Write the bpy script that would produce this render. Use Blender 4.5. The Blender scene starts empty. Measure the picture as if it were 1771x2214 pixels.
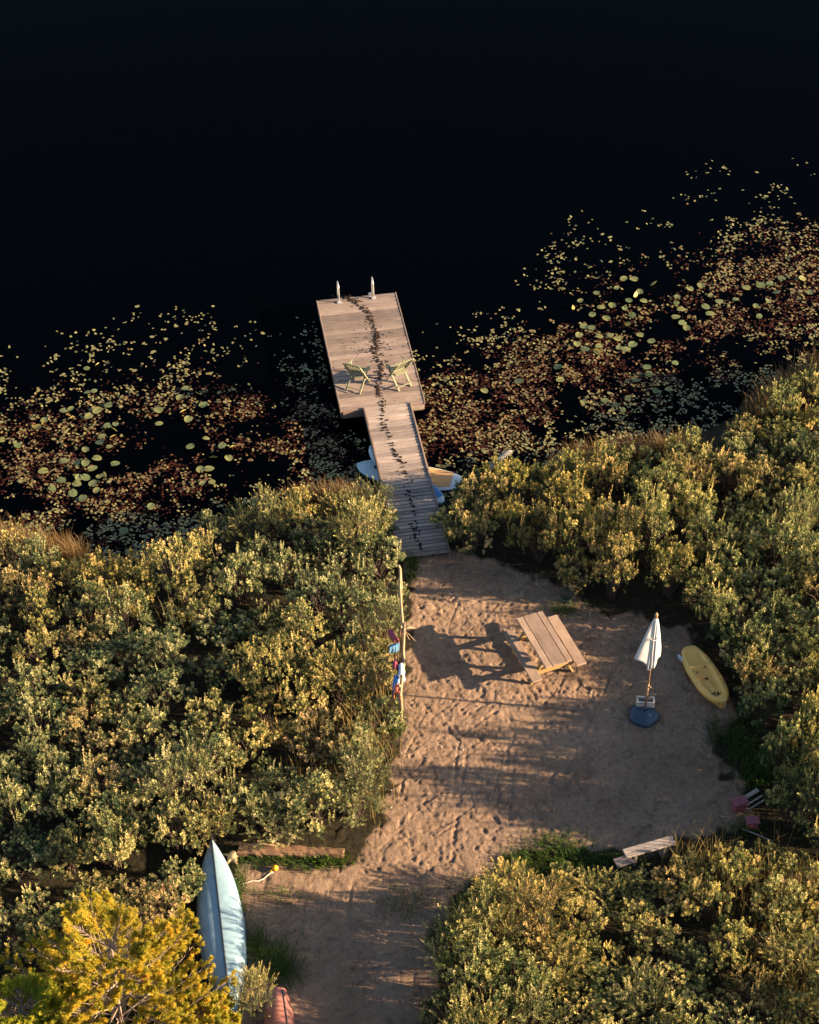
import bpy, math, random
import numpy as np
from mathutils import Vector, Matrix, Quaternion

# ------------------------------------------------------------------ camera, sky, sun, exposure
SC = bpy.context.scene
COL = SC.collection
PITCH = math.radians(43.5)
FOC = 4300.0                       # focal length in photo pixels (photo 1771 x 2214)
CAM = Vector((0.0, -34.0, 32.6))
cd = bpy.data.cameras.new('camera')
cd.sensor_fit = 'VERTICAL'; cd.sensor_height = 24.0; cd.lens = 24.0 * FOC / 2214.0
cd.clip_end = 5000.0; cd.clip_start = 0.5
cam = bpy.data.objects.new('camera', cd); COL.objects.link(cam)
cam.location = CAM; cam.rotation_euler = (math.pi / 2 - PITCH, 0, 0)
SC.camera = cam

SUN_EL = math.radians(16.6)
SUN_H = Vector((1.0, -0.115, 0)).normalized()
SUN_DIR = Vector((SUN_H.x * math.cos(SUN_EL), SUN_H.y * math.cos(SUN_EL), math.sin(SUN_EL)))
w = bpy.data.worlds.new("World"); SC.world = w; w.use_nodes = True
nt = w.node_tree
sky = nt.nodes.new('ShaderNodeTexSky'); sky.sky_type = 'NISHITA'; sky.sun_disc = False
sky.sun_elevation = SUN_EL; sky.sun_rotation = math.atan2(SUN_H.x, SUN_H.y)
bg = nt.nodes['Background']; bg.inputs['Strength'].default_value = 0.05
nt.links.new(sky.outputs[0], bg.inputs['Color'])
sd = bpy.data.lights.new('sun', 'SUN'); sd.energy = 5.0; sd.angle = math.radians(0.5); sd.color = (1.0, 0.72, 0.44)
sun = bpy.data.objects.new('sun', sd); COL.objects.link(sun)
sun.rotation_euler = (-SUN_DIR).to_track_quat('-Z', 'Y').to_euler(); sun.location = (30, -4, 12)
SC.view_settings.view_transform = 'Standard'; SC.view_settings.look = 'None'
SC.view_settings.exposure = 2.12; SC.view_settings.gamma = 1.0
SC.cycles.max_bounces = 6; SC.cycles.transmission_bounces = 4; SC.cycles.transparent_max_bounces = 4

RNG = np.random.default_rng(7)
random.seed(7)
GZ = 0.35                          # level of the sand above the water (z = 0)
SP, CP = math.sin(PITCH), math.cos(PITCH)
KD = 1771.0 / 1725.0

def at(xd, yd, z=GZ):
    """surveyed ground point: where the sight line of a photo point meets the level z"""
    u = (xd * KD - 885.5) / FOC; v = (yd * KD - 1107.0) / FOC
    t = (CAM.z - z) / (SP + v * CP)
    return Vector((CAM.x + u * t, CAM.y + (CP - v * SP) * t, z))

# ------------------------------------------------------------------ material helpers
def new_mat(name):
    m = bpy.data.materials.new(name); m.use_nodes = True
    n = m.node_tree; return m, n, n.nodes['Principled BSDF']

def N(n, kind, **kw):
    x = n.nodes.new(kind)
    for k, v in kw.items():
        if k in x.inputs: x.inputs[k].default_value = v
        else: setattr(x, k, v)
    return x

def ramp(n, fac, stops):
    r = n.nodes.new('ShaderNodeValToRGB')
    e = r.color_ramp.elements
    while len(e) < len(stops): e.new(0.5)
    for el, (p, c) in zip(e, stops):
        el.position = p; el.color = (*c, 1)
    n.links.new(fac, r.inputs[0]); return r

def mix(n, fac, a, b, blend='MIX'):
    m = n.nodes.new('ShaderNodeMix'); m.data_type = 'RGBA'; m.blend_type = blend
    for sock, val in ((0, fac), (6, a), (7, b)):
        if hasattr(val, 'links') or hasattr(val, 'is_linked'): n.links.new(val, m.inputs[sock])
        elif sock == 0: m.inputs[0].default_value = val
        else: m.inputs[sock].default_value = (*val, 1)
    return m.outputs[2]

def plain(name, c1, c2, scale=8.0, rough=0.6, bump=0.0, detail=6.0, spec=0.4, stretch=None, metal=0.0):
    m, n, b = new_mat(name)
    tc = N(n, 'ShaderNodeTexCoord'); vec = tc.outputs['Object']
    if stretch:
        mp = N(n, 'ShaderNodeMapping'); mp.inputs['Scale'].default_value = stretch
        n.links.new(vec, mp.inputs[0]); vec = mp.outputs[0]
    no = N(n, 'ShaderNodeTexNoise', Scale=scale, Detail=detail, Roughness=0.65)
    n.links.new(vec, no.inputs['Vector'])
    r = ramp(n, no.outputs[0], [(0.3, c1), (0.7, c2)])
    n.links.new(r.outputs[0], b.inputs['Base Color'])
    b.inputs['Roughness'].default_value = rough; b.inputs['Specular IOR Level'].default_value = spec
    b.inputs['Metallic'].default_value = metal
    if bump:
        bp = N(n, 'ShaderNodeBump', Strength=bump, Distance=0.01)
        n.links.new(no.outputs[0], bp.inputs['Height']); n.links.new(bp.outputs[0], b.inputs['Normal'])
    return m

def wood(name, dark, light, axis='x', knots=0.5, rough=0.75):
    """weathered board: grain stretched along one axis, one tone per board (attribute tint), knots and dark streaks"""
    m, n, b = new_mat(name)
    tc = N(n, 'ShaderNodeTexCoord')
    at_ = N(n, 'ShaderNodeAttribute', attribute_name='tint')
    off = N(n, 'ShaderNodeVectorMath', operation='MULTIPLY_ADD')
    n.links.new(at_.outputs['Fac'], off.inputs[0]); off.inputs[1].default_value = (17.0, 9.0, 5.0)
    n.links.new(tc.outputs['Object'], off.inputs[2])
    mp = N(n, 'ShaderNodeMapping')
    mp.inputs['Scale'].default_value = (1.2, 22, 22) if axis == 'x' else (22, 1.2, 22) if axis == 'y' else (22, 22, 1.2)
    n.links.new(off.outputs[0], mp.inputs[0])
    g = N(n, 'ShaderNodeTexNoise', Scale=2.6, Detail=7.0, Roughness=0.7); n.links.new(mp.outputs[0], g.inputs['Vector'])
    r = ramp(n, g.outputs[0], [(0.25, dark), (0.72, light)])
    big = N(n, 'ShaderNodeTexNoise', Scale=1.7, Detail=4.0); n.links.new(off.outputs[0], big.inputs['Vector'])
    rb = ramp(n, big.outputs[0], [(0.3, (0.72, 0.68, 0.66)), (0.7, (1.08, 1.05, 1.02))])
    c = mix(n, 1.0, r.outputs[0], rb.outputs[0], 'MULTIPLY')
    rt = ramp(n, at_.outputs['Fac'], [(0.0, (0.62, 0.61, 0.62)), (1.0, (1.20, 1.17, 1.13))])
    c = mix(n, 1.0, c, rt.outputs[0], 'MULTIPLY')
    vo = N(n, 'ShaderNodeTexVoronoi', Scale=3.6); 
    mp2 = N(n, 'ShaderNodeMapping'); mp2.inputs['Scale'].default_value = (0.8, 2.0, 1) if axis == 'x' else (2.0, 0.8, 1)
    n.links.new(off.outputs[0], mp2.inputs[0]); n.links.new(mp2.outputs[0], vo.inputs['Vector'])
    rk = ramp(n, vo.outputs['Distance'], [(0.03, (1 - knots, 1 - knots, 1 - knots)), (0.13, (1, 1, 1))])
    c = mix(n, 1.0, c, rk.outputs[0], 'MULTIPLY')
    n.links.new(c, b.inputs['Base Color'])
    b.inputs['Roughness'].default_value = rough; b.inputs['Specular IOR Level'].default_value = 0.25
    bp = N(n, 'ShaderNodeBump', Strength=0.5, Distance=0.006)
    n.links.new(g.outputs[0], bp.inputs['Height']); n.links.new(bp.outputs[0], b.inputs['Normal'])
    return m

def leafy(name, stops, trans=0.35, obj_color=True, tcol=(1.25, 1.15, 0.6), rough=0.5, spec=0.10):
    """leaf: per leaf tone from the attribute tint, per plant hue from the object colour, light passing through"""
    m, n, b = new_mat(name)
    a = N(n, 'ShaderNodeAttribute', attribute_name='tint')
    c = ramp(n, a.outputs['Fac'], stops).outputs[0]
    if obj_color:
        oi = N(n, 'ShaderNodeObjectInfo')
        c = mix(n, 1.0, c, oi.outputs['Color'], 'MULTIPLY')
    n.links.new(c, b.inputs['Base Color'])
    b.inputs['Roughness'].default_value = rough; b.inputs['Specular IOR Level'].default_value = spec
    t = N(n, 'ShaderNodeBsdfTranslucent')
    n.links.new(mix(n, 1.0, c, tcol, 'MULTIPLY'), t.inputs['Color'])
    ms = N(n, 'ShaderNodeMixShader'); ms.inputs[0].default_value = trans
    n.links.new(b.outputs[0], ms.inputs[1]); n.links.new(t.outputs[0], ms.inputs[2])
    n.links.new(ms.outputs[0], n.nodes['Material Output'].inputs[0])
    return m

# ------------------------------------------------------------------ mesh helpers
class MB:
    def __init__(s): s.v = []; s.f = []; s.t = []; s.sm = []
    def add(s, vs, fs, tint=0.5, smooth=False):
        o = len(s.v); s.v += [tuple(p) for p in vs]
        for f in fs: s.f.append([i + o for i in f]); s.sm.append(smooth)
        s.t += [tint] * len(vs) if not hasattr(tint, '__len__') else list(tint)
    def box(s, c, size, rot=None, tint=0.5, bev=0.0):
        """box with small chamfers on all edges"""
        hx, hy, hz = size[0] / 2, size[1] / 2, size[2] / 2
        bev = min(bev, hx * .6, hy * .6, hz * .6)
        M = rot.to_3x3() if rot is not None else Matrix.Identity(3); c = Vector(c)
        if bev <= 0:
            vs = [Vector((sx * hx, sy * hy, sz * hz)) for sx in (-1, 1) for sy in (-1, 1) for sz in (-1, 1)]
            fs = [(0, 1, 3, 2), (4, 6, 7, 5), (0, 4, 5, 1), (2, 3, 7, 6), (0, 2, 6, 4), (1, 5, 7, 3)]
            s.add([M @ p + c for p in vs], fs, tint); return
        rings = []
        for z, k in ((-hz, bev), (-hz + bev, 0), (hz - bev, 0), (hz, bev)):
            x, y = hx - k, hy - k
            e = bev
            rings.append([(-x + e, -y, z), (x - e, -y, z), (x, -y + e, z), (x, y - e, z), (x - e, y, z), (-x + e, y, z), (-x, y - e, z), (-x, -y + e, z)])
        vs = [M @ Vector(p) + c for r in rings for p in r]; fs = []
        for k in range(3):
            for i in range(8):
                j = (i + 1) % 8; fs.append((k * 8 + i, k * 8 + j, k * 8 + 8 + j, k * 8 + 8 + i))
        fs.append(tuple(range(7, -1, -1))); fs.append(tuple(range(24, 32)))
        s.add(vs, fs, tint)
    def bar(s, a, b, w_, h_, up=(0, 0, 1), tint=0.5, bev=0.004):
        """squared timber from a to b"""
        a, b = Vector(a), Vector(b); x = (b - a); L = x.length; x.normalize()
        z = Vector(up); y = z.cross(x)
        if y.length < 1e-4: y = Vector((0, 1, 0)).cross(x)
        y.normalize(); z = x.cross(y)
        M = Matrix((x, y, z)).transposed()
        s.box((a + b) / 2, (L, w_, h_), M, tint, bev)
    def tube(s, pts, r, sides=8, tint=0.5, cap=True):
        pts = [Vector(p) for p in pts]; nP = len(pts)
        rs = r if hasattr(r, '__len__') else [r] * nP
        d0 = (pts[1] - pts[0]).normalized()
        up = Vector((0, 0, 1)) if abs(d0.z) < 0.9 else Vector((1, 0, 0))
        x = d0.cross(up).normalized(); vs = []
        for i, p in enumerate(pts):
            d = (pts[min(i + 1, nP - 1)] - pts[max(i - 1, 0)]).normalized()
            x = (x - d * x.dot(d)).normalized(); y = d.cross(x)
            for k in range(sides):
                a = 2 * math.pi * k / sides
                vs.append(p + (x * math.cos(a) + y * math.sin(a)) * rs[i])
        fs = []
        for i in range(nP - 1):
            for k in range(sides):
                j = (k + 1) % sides
                fs.append((i * sides + k, i * sides + j, (i + 1) * sides + j, (i + 1) * sides + k))
        if cap:
            fs.append(tuple(range(sides - 1, -1, -1))); fs.append(tuple(range((nP - 1) * sides, nP * sides)))
        s.add(vs, fs, tint, True)
    def grid(s, P, nu, nv, tint=0.5, closed_v=False, smooth=True):
        """P(i, j) -> point; nu rows by nv columns"""
        vs = [P(i, j) for i in range(nu) for j in range(nv)]; fs = []
        for i in range(nu - 1):
            for j in range(nv if closed_v else nv - 1):
                k = (j + 1) % nv
                fs.append((i * nv + j, i * nv + k, (i + 1) * nv + k, (i + 1) * nv + j))
        s.add(vs, fs, tint, smooth)
    def build(s, name, mat, parent=None, link=True):
        me = bpy.data.meshes.new(name); me.from_pydata(s.v, [], s.f)
        if any(s.sm): me.polygons.foreach_set('use_smooth', s.sm)
        a = me.attributes.new('tint', 'FLOAT', 'POINT'); a.data.foreach_set('value', s.t)
        me.materials.append(mat); me.update()
        o = bpy.data.objects.new(name, me)
        if link: COL.objects.link(o)
        if parent is not None: o.parent = parent
        return o

def np_mesh(name, V, F, tint, mat, smooth=False):
    """mesh from numpy arrays of quads or triangles (F: n x k)"""
    me = bpy.data.meshes.new(name)
    k = F.shape[1]
    me.vertices.add(len(V)); me.vertices.foreach_set('co', np.ascontiguousarray(V, dtype=np.float32).ravel())
    me.loops.add(F.size); me.loops.foreach_set('vertex_index', F.astype(np.int32).ravel())
    me.polygons.add(len(F)); me.polygons.foreach_set('loop_start', (np.arange(len(F)) * k).astype(np.int32))
    if smooth: me.polygons.foreach_set('use_smooth', np.ones(len(F), dtype=bool))
    me.update(calc_edges=True)
    a = me.attributes.new('tint', 'FLOAT', 'POINT'); a.data.foreach_set('value', np.asarray(tint, dtype=np.float32))
    me.materials.append(mat); return me

def tag(o, label=None, cat=None, group=None, kind=None):
    if label: o['label'] = label
    if cat: o['category'] = cat
    if group: o['group'] = group
    if kind: o['kind'] = kind
    return o

def thing(name, loc, label, cat, rz=0.0, group=None):
    o = bpy.data.objects.new(name, None); COL.objects.link(o)
    o.empty_display_size = 0.2; o.location = loc; o.rotation_euler = (0, 0, rz)
    return tag(o, label, cat, group)

def link_obj(name, me, loc=(0, 0, 0), parent=None, rz=0.0, scale=None):
    o = bpy.data.objects.new(name, me); COL.objects.link(o); o.location = loc; o.rotation_euler = (0, 0, rz)
    if scale is not None: o.scale = scale
    if parent is not None: o.parent = parent
    return o

# value noise on arrays
def vnoise(x, y, seed=0):
    r = np.random.default_rng(seed); T = r.random((256, 256))
    xi = np.floor(x).astype(int); yi = np.floor(y).astype(int); fx = x - xi; fy = y - yi
    fx = fx * fx * (3 - 2 * fx); fy = fy * fy * (3 - 2 * fy)
    g = lambda a, b: T[a % 256, b % 256]
    return (g(xi, yi) * (1 - fx) + g(xi + 1, yi) * fx) * (1 - fy) + (g(xi, yi + 1) * (1 - fx) + g(xi + 1, yi + 1) * fx) * fy
def fbm(x, y, oct_=4, seed=0):
    s = 0; a = 0.5
    for k in range(oct_):
        s = s + a * vnoise(x * 2 ** k + 13.7 * k, y * 2 ** k + 7.1 * k, seed + k); a *= 0.5
    return s
def poly_sd(px, py, poly):
    """signed distance to a polygon, positive inside"""
    px = np.asarray(px, float); py = np.asarray(py, float)
    d = np.full(px.shape, 1e9); ins = np.zeros(px.shape, bool); n = len(poly)
    for i in range(n):
        ax, ay = poly[i]; bx, by = poly[(i + 1) % n]
        ex, ey = bx - ax, by - ay
        t = np.clip(((px - ax) * ex + (py - ay) * ey) / (ex * ex + ey * ey + 1e-12), 0, 1)
        d = np.minimum(d, np.hypot(px - ax - t * ex, py - ay - t * ey))
        c = ((ay > py) != (by > py)) & (px < (bx - ax) * (py - ay) / (by - ay + 1e-12) + ax)
        ins ^= c
    return np.where(ins, d, -d)
def sstep(x, a, b):
    t = np.clip((x - a) / (b - a), 0, 1); return t * t * (3 - 2 * t)
def gpoly(pts, z=GZ): return [tuple(at(x, y, z).xy) for x, y in pts]

# ------------------------------------------------------------------ terrain
SHORE_D = [(-900, 1130), (-300, 1120), (0, 1120), (130, 1150), (240, 1185), (340, 1175), (430, 1105), (530, 1065), (640, 1035), (740, 1022),
           (830, 1045), (950, 1045), (1060, 1010), (1150, 1000), (1200, 950), (1320, 930), (1450, 920), (1540, 880),
           (1580, 830), (1660, 790), (1760, 735), (2100, 560), (2800, 250)]
SH = np.array([tuple(at(x, y, 0.1).xy) for x, y in SHORE_D])
def shore_d(x, y): return np.interp(x, SH[:, 0], SH[:, 1]) - y      # > 0 on land

SAND_D = [(868, 1150), (945, 1160), (1050, 1178), (1135, 1208), (1195, 1252), (1240, 1290), (1335, 1292), (1440, 1310), (1475, 1390),
          (1545, 1500), (1505, 1560), (1550, 1650), (1590, 1745), (1440, 1775), (1300, 1800), (1180, 1790), (1090, 1815), (1020, 1850),
          (950, 1910), (910, 2000), (900, 2300), (480, 2300), (500, 2000), (490, 1880), (500, 1800), (740, 1800), (790, 1730),
          (825, 1620), (842, 1510), (852, 1400), (850, 1190)]
SAND = gpoly(SAND_D)

def axis(a, b, step, far):
    core = np.arange(a, b, step); g = 1.0; lo = []; hi = []; s = step; x = a
    while x > -far: s *= 1.22; x -= s; lo.append(x)
    s = step; x = core[-1]
    while x < far: s *= 1.22; x += s; hi.append(x)
    return np.concatenate([lo[::-1], core, hi])
GX = axis(-5.2, 7.6, 0.03, 500.0); GY = axis(-10.5, 2.6, 0.034, 500.0)
X, Y = np.meshgrid(GX, GY)
d = shore_d(X, Y)
Hh = np.where(d > 0, GZ * sstep(d, -0.1, 1.3) , -1.4 * sstep(-d, 0.0, 5.0))
sd_ = poly_sd(X, Y, SAND)
near = (sd_ > -1.5)
rough = np.zeros_like(X)
rough += 0.03 * (fbm(X * 0.9, Y * 0.9, 3, 3) - 0.45)
wx_ = X + .25 * fbm(X * 2.1, Y * 2.1, 2, 61); wy_ = Y + .25 * fbm(X * 2.1 + 9, Y * 2.1, 2, 62)
rough += 0.030 * (fbm(wx_ * 5.5, wy_ * 5.5, 3, 11) - 0.45)
rough += 0.022 * (vnoise(wx_ * 13, wy_ * 9, 12) - .5) * sstep(fbm(X * 1.1, Y * 1.1, 2, 13), .3, .6)
for k_, (ang_, fr_) in enumerate(((0.7, 5.0), (2.2, 4.0), (1.45, 4.5))):
    u_ = X * math.cos(ang_) + Y * math.sin(ang_); v_ = -X * math.sin(ang_) + Y * math.cos(ang_)
    st_ = vnoise(u_ * 1.1 + 3 * k_, v_ * fr_ * 2.6, 70 + k_)
    rough -= 0.016 * sstep(st_, .74, .92) * sstep(vnoise(X * .8 + k_, Y * .8, 80 + k_), .45, .7)
rid = 1 - np.abs(2 * fbm(X * 2.6 + 2, Y * 2.6, 4, 21) - 0.95)
rough -= 0.014 * sstep(rid, 0.88, 1.0)
# footprints, scrapes and pock marks
fine_x = (GX > -5.2) & (GX < 7.6); fine_y = (GY > -10.5) & (GY < 2.6)
def dent(cx, cy, ang, lx, ly, dep):
    ix = np.where(np.abs(GX - cx) < 3 * max(lx, ly))[0]; iy = np.where(np.abs(GY - cy) < 3 * max(lx, ly))[0]
    if len(ix) == 0 or len(iy) == 0: return
    xx = X[iy[0]:iy[-1] + 1, ix[0]:ix[-1] + 1] - cx; yy = Y[iy[0]:iy[-1] + 1, ix[0]:ix[-1] + 1] - cy
    u = xx * math.cos(ang) + yy * math.sin(ang); v = -xx * math.sin(ang) + yy * math.cos(ang)
    q = (u / lx) ** 2 + (v / ly) ** 2
    rough[iy[0]:iy[-1] + 1, ix[0]:ix[-1] + 1] += dep * (-np.exp(-q * q) + 0.45 * np.exp(-((np.sqrt(q) - 1.35) / 0.32) ** 2))
cand = np.stack([RNG.uniform(-4.5, 7.2, 9000), RNG.uniform(-10.4, 2.2, 9000)], 1)
ins = poly_sd(cand[:, 0], cand[:, 1], SAND) > 0.1
for k, (cx, cy) in enumerate(cand[ins][:1500]):
    if k % 5 == 0: dent(cx, cy, RNG.uniform(0, 6.28), RNG.uniform(.10, .15), RNG.uniform(.04, .055), RNG.uniform(.006, .016))
    elif k % 11 == 0: dent(cx, cy, math.radians(RNG.choice([40, 55, 80, 130])) + RNG.normal(0, .2), RNG.uniform(.2, .5), RNG.uniform(.018, .03), RNG.uniform(.008, .016))
    else: dent(cx, cy, RNG.uniform(0, 6.28), RNG.uniform(.03, .09), RNG.uniform(.025, .05), RNG.uniform(.006, .016))
for k in range(22):
    cx, cy = RNG.uniform(-3.5, 4.5), RNG.uniform(-9.5, .5)
    dent(cx, cy, RNG.choice([.75, .95, 1.25, 2.3]) + RNG.normal(0, .1), RNG.uniform(.5, 1.3), RNG.uniform(.014, .024), RNG.uniform(.008, .016))
Hh = Hh + rough * sstep(d, 0.1, 1.2) * np.where(near, 1.0, 0.6)
V = np.stack([X.ravel(), Y.ravel(), Hh.ravel()], 1)
ny, nx = X.shape
idx = np.arange(ny * nx).reshape(ny, nx)
F = np.stack([idx[:-1, :-1].ravel(), idx[:-1, 1:].ravel(), idx[1:, 1:].ravel(), idx[1:, :-1].ravel()], 1)
edge_noise = 0.9 * (fbm(X * 2.2, Y * 2.2, 4, 51) - 0.47)
mask = sstep(sd_ + edge_noise, -0.05, 0.12) * sstep(d, 0.1, 0.5)

def ground_mat():
    m, n, b = new_mat('sand_and_soil')
    tc = N(n, 'ShaderNodeTexCoord'); a = N(n, 'ShaderNodeAttribute', attribute_name='tint')
    n1 = N(n, 'ShaderNodeTexNoise', Scale=0.9, Detail=6.0, Roughness=0.6); n.links.new(tc.outputs['Object'], n1.inputs['Vector'])
    n2 = N(n, 'ShaderNodeTexNoise', Scale=9.0, Detail=8.0, Roughness=0.72); n.links.new(tc.outputs['Object'], n2.inputs['Vector'])
    n3 = N(n, 'ShaderNodeTexNoise', Scale=60.0, Detail=4.0, Roughness=0.7); n.links.new(tc.outputs['Object'], n3.inputs['Vector'])
    s1 = ramp(n, n1.outputs[0], [(0.3, (0.225, 0.155, 0.110)), (0.7, (0.335, 0.238, 0.172))])
    s2 = ramp(n, n2.outputs[0], [(0.28, (0.62, 0.58, 0.55)), (0.5, (0.98, 0.98, 0.98)), (0.75, (1.18, 1.16, 1.14))])
    c = mix(n, 1.0, s1.outputs[0], s2.outputs[0], 'MULTIPLY')
    s3 = ramp(n, n3.outputs[0], [(0.3, (0.72, 0.70, 0.68)), (0.6, (1.08, 1.08, 1.08))])
    c = mix(n, 1.0, c, s3.outputs[0], 'MULTIPLY')
    n4 = N(n, 'ShaderNodeTexNoise', Scale=2.6, Detail=7.0, Roughness=0.75, Distortion=0.8); n.links.new(tc.outputs['Object'], n4.inputs['Vector'])
    s4 = ramp(n, n4.outputs[0], [(0.34, (0.66, 0.64, 0.62)), (0.47, (1.0, 1.0, 1.0)), (0.70, (1.08, 1.07, 1.05))])
    c = mix(n, 1.0, c, s4.outputs[0], 'MULTIPLY')
    so = ramp(n, n2.outputs[0], [(0.3, (0.014, 0.013, 0.008)), (0.7, (0.045, 0.038, 0.024))])
    c = mix(n, a.outputs['Fac'], so.outputs[0], c)
    n.links.new(c, b.inputs['Base Color']); b.inputs['Roughness'].default_value = 0.95; b.inputs['Specular IOR Level'].default_value = 0.1
    bp = N(n, 'ShaderNodeBump', Strength=0.9, Distance=0.022); n.links.new(n3.outputs[0], bp.inputs['Height'])
    bp2 = N(n, 'ShaderNodeBump', Strength=0.9, Distance=0.05); n.links.new(n2.outputs[0], bp2.inputs['Height'])
    n.links.new(bp.outputs[0], bp2.inputs['Normal']); n.links.new(bp2.outputs[0], b.inputs['Normal'])
    return m
ground = link_obj('ground', np_mesh('ground', V, F, mask.ravel(), ground_mat(), True)); tag(ground, kind='structure')
from bisect import bisect
def gz(x, y):
    i = min(max(bisect(GX, x) - 1, 0), nx - 1); j = min(max(bisect(GY, y) - 1, 0), ny - 1)
    return float(Hh[j, i])

# ------------------------------------------------------------------ water
def water_mat():
    m, n, b = new_mat('dark_lake_water')
    b.inputs['Base Color'].default_value = (0.0002, 0.0004, 0.0009, 1)
    b.inputs['Roughness'].default_value = 0.12; b.inputs['IOR'].default_value = 1.33; b.inputs['Specular IOR Level'].default_value = 0.034; b.inputs['Specular Tint'].default_value = (0.30, 0.70, 1.0, 1)
    tc = N(n, 'ShaderNodeTexCoord')
    no = N(n, 'ShaderNodeTexNoise', Scale=1.6, Detail=5.0, Roughness=0.55); n.links.new(tc.outputs['Object'], no.inputs['Vector'])
    bp = N(n, 'ShaderNodeBump', Strength=0.25, Distance=0.03); n.links.new(no.outputs[0], bp.inputs['Height'])
    n.links.new(bp.outputs[0], b.inputs['Normal']); return m
wm = MB(); wm.add([(-500, -14, 0), (500, -14, 0), (500, 500, 0), (-500, 500, 0)], [(0, 1, 2, 3)])
tag(wm.build('water', water_mat()), kind='structure')

# ------------------------------------------------------------------ materials
M_deck = wood('weathered_deck_boards', (0.155, 0.128, 0.117), (0.375, 0.315, 0.285), 'x', 0.55)
M_gang = wood('grey_gangway_boards', (0.23, 0.20, 0.19), (0.47, 0.415, 0.39), 'x', 0.45)
M_fascia = wood('grey_fascia_boards', (0.12, 0.095, 0.085), (0.30, 0.24, 0.21), 'y', 0.3)
M_table = wood('oiled_table_boards', (0.19, 0.14, 0.108), (0.45, 0.35, 0.28), 'y', 0.55)
M_frame = wood('fresh_pine_timber', (0.30, 0.20, 0.08), (0.48, 0.34, 0.16), 'x', 0.2)
M_chair = plain('faded_green_paint', (0.17, 0.17, 0.105), (0.27, 0.265, 0.17), 9, 0.6, 0.2)
M_steel = plain('galvanised_steel', (0.50, 0.50, 0.51), (0.68, 0.68, 0.70), 20, 0.35, 0, metal=0.6)
M_greywood = wood('silvered_plank', (0.20, 0.185, 0.18), (0.42, 0.38, 0.36), 'x', 0.35)
M_mud = plain('dry_dark_mud', (0.010, 0.007, 0.006), (0.055, 0.038, 0.028), 14, 0.95, 0.6, spec=0.1)
M_bark = plain('grey_brown_bark', (0.06, 0.045, 0.03), (0.17, 0.13, 0.09), 25, 0.9, 0.6, stretch=(1, 1, 0.2))
M_pole = plain('peeled_pole_wood', (0.20, 0.14, 0.08), (0.42, 0.31, 0.18), 14, 0.75, 0.3, stretch=(3, 0.4, 3))
M_canoe = plain('pale_blue_hull_paint', (0.18, 0.295, 0.375), (0.255, 0.385, 0.47), 5.0, 0.32, 0.05, spec=0.5)
M_keel = plain('dark_keel_strip', (0.02, 0.028, 0.035), (0.04, 0.05, 0.06), 12, 0.5)
M_red = plain('faded_red_hull_paint', (0.30, 0.12, 0.095), (0.37, 0.16, 0.125), 4.0, 0.4, 0.05)
M_yel = plain('yellow_moulded_plastic', (0.78, 0.45, 0.11), (0.86, 0.53, 0.16), 5.0, 0.42, 0.05)
M_black = plain('black_rubber', (0.008, 0.008, 0.009), (0.02, 0.02, 0.022), 30, 0.6)
M_white = plain('white_board_paint', (0.50, 0.60, 0.66), (0.62, 0.70, 0.75), 5, 0.35)
M_teal = plain('teal_board_rail', (0.05, 0.33, 0.36), (0.09, 0.42, 0.44), 5, 0.4)
M_pad = plain('tan_deck_pad', (0.50, 0.29, 0.13), (0.60, 0.36, 0.17), 30, 0.85, 0.3)
M_navy = plain('navy_plastic', (0.025, 0.05, 0.085), (0.038, 0.075, 0.12), 6, 0.38, 0.05)
M_block = plain('pale_concrete', (0.36, 0.35, 0.33), (0.52, 0.50, 0.48), 60, 0.95, 0.6)
M_canvas = plain('off_white_canvas', (0.50, 0.50, 0.52), (0.62, 0.61, 0.62), 7, 0.85, 0.2)
M_polewood = plain('brown_umbrella_pole', (0.24, 0.14, 0.08), (0.34, 0.21, 0.12), 20, 0.5, 0.1)
M_crate = plain('faded_crimson_plastic', (0.22, 0.065, 0.085), (0.30, 0.095, 0.115), 9, 0.7, 0.15)
M_rope = plain('pale_rope', (0.50, 0.43, 0.34), (0.62, 0.55, 0.46), 50, 0.9)
M_buoy = plain('orange_yellow_float', (0.75, 0.38, 0.015), (0.82, 0.46, 0.025), 10, 0.5)
M_log = wood('split_log_timber', (0.12, 0.075, 0.045), (0.32, 0.20, 0.125), 'x', 0.4)
M_drift = plain('silver_driftwood', (0.20, 0.19, 0.18), (0.36, 0.34, 0.32), 18, 0.85, 0.5, stretch=(1, 6, 6))
M_blue = plain('blue_towel_cloth', (0.06, 0.19, 0.48), (0.10, 0.28, 0.60), 40, 0.95, 0.4)
M_lblue = plain('pale_blue_towel_cloth', (0.42, 0.55, 0.76), (0.62, 0.70, 0.84), 12, 0.95, 0.4)
M_maroon = plain('maroon_cloth', (0.20, 0.03, 0.06), (0.30, 0.05, 0.09), 30, 0.95, 0.4)
M_coral = plain('coral_cloth', (0.60, 0.13, 0.07), (0.72, 0.19, 0.10), 30, 0.95, 0.4)
M_pink = plain('dusty_pink_cloth', (0.28, 0.06, 0.10), (0.38, 0.09, 0.14), 30, 0.95, 0.4)
M_net = plain('dark_green_net', (0.012, 0.05, 0.045), (0.02, 0.075, 0.065), 50, 0.9)

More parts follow.
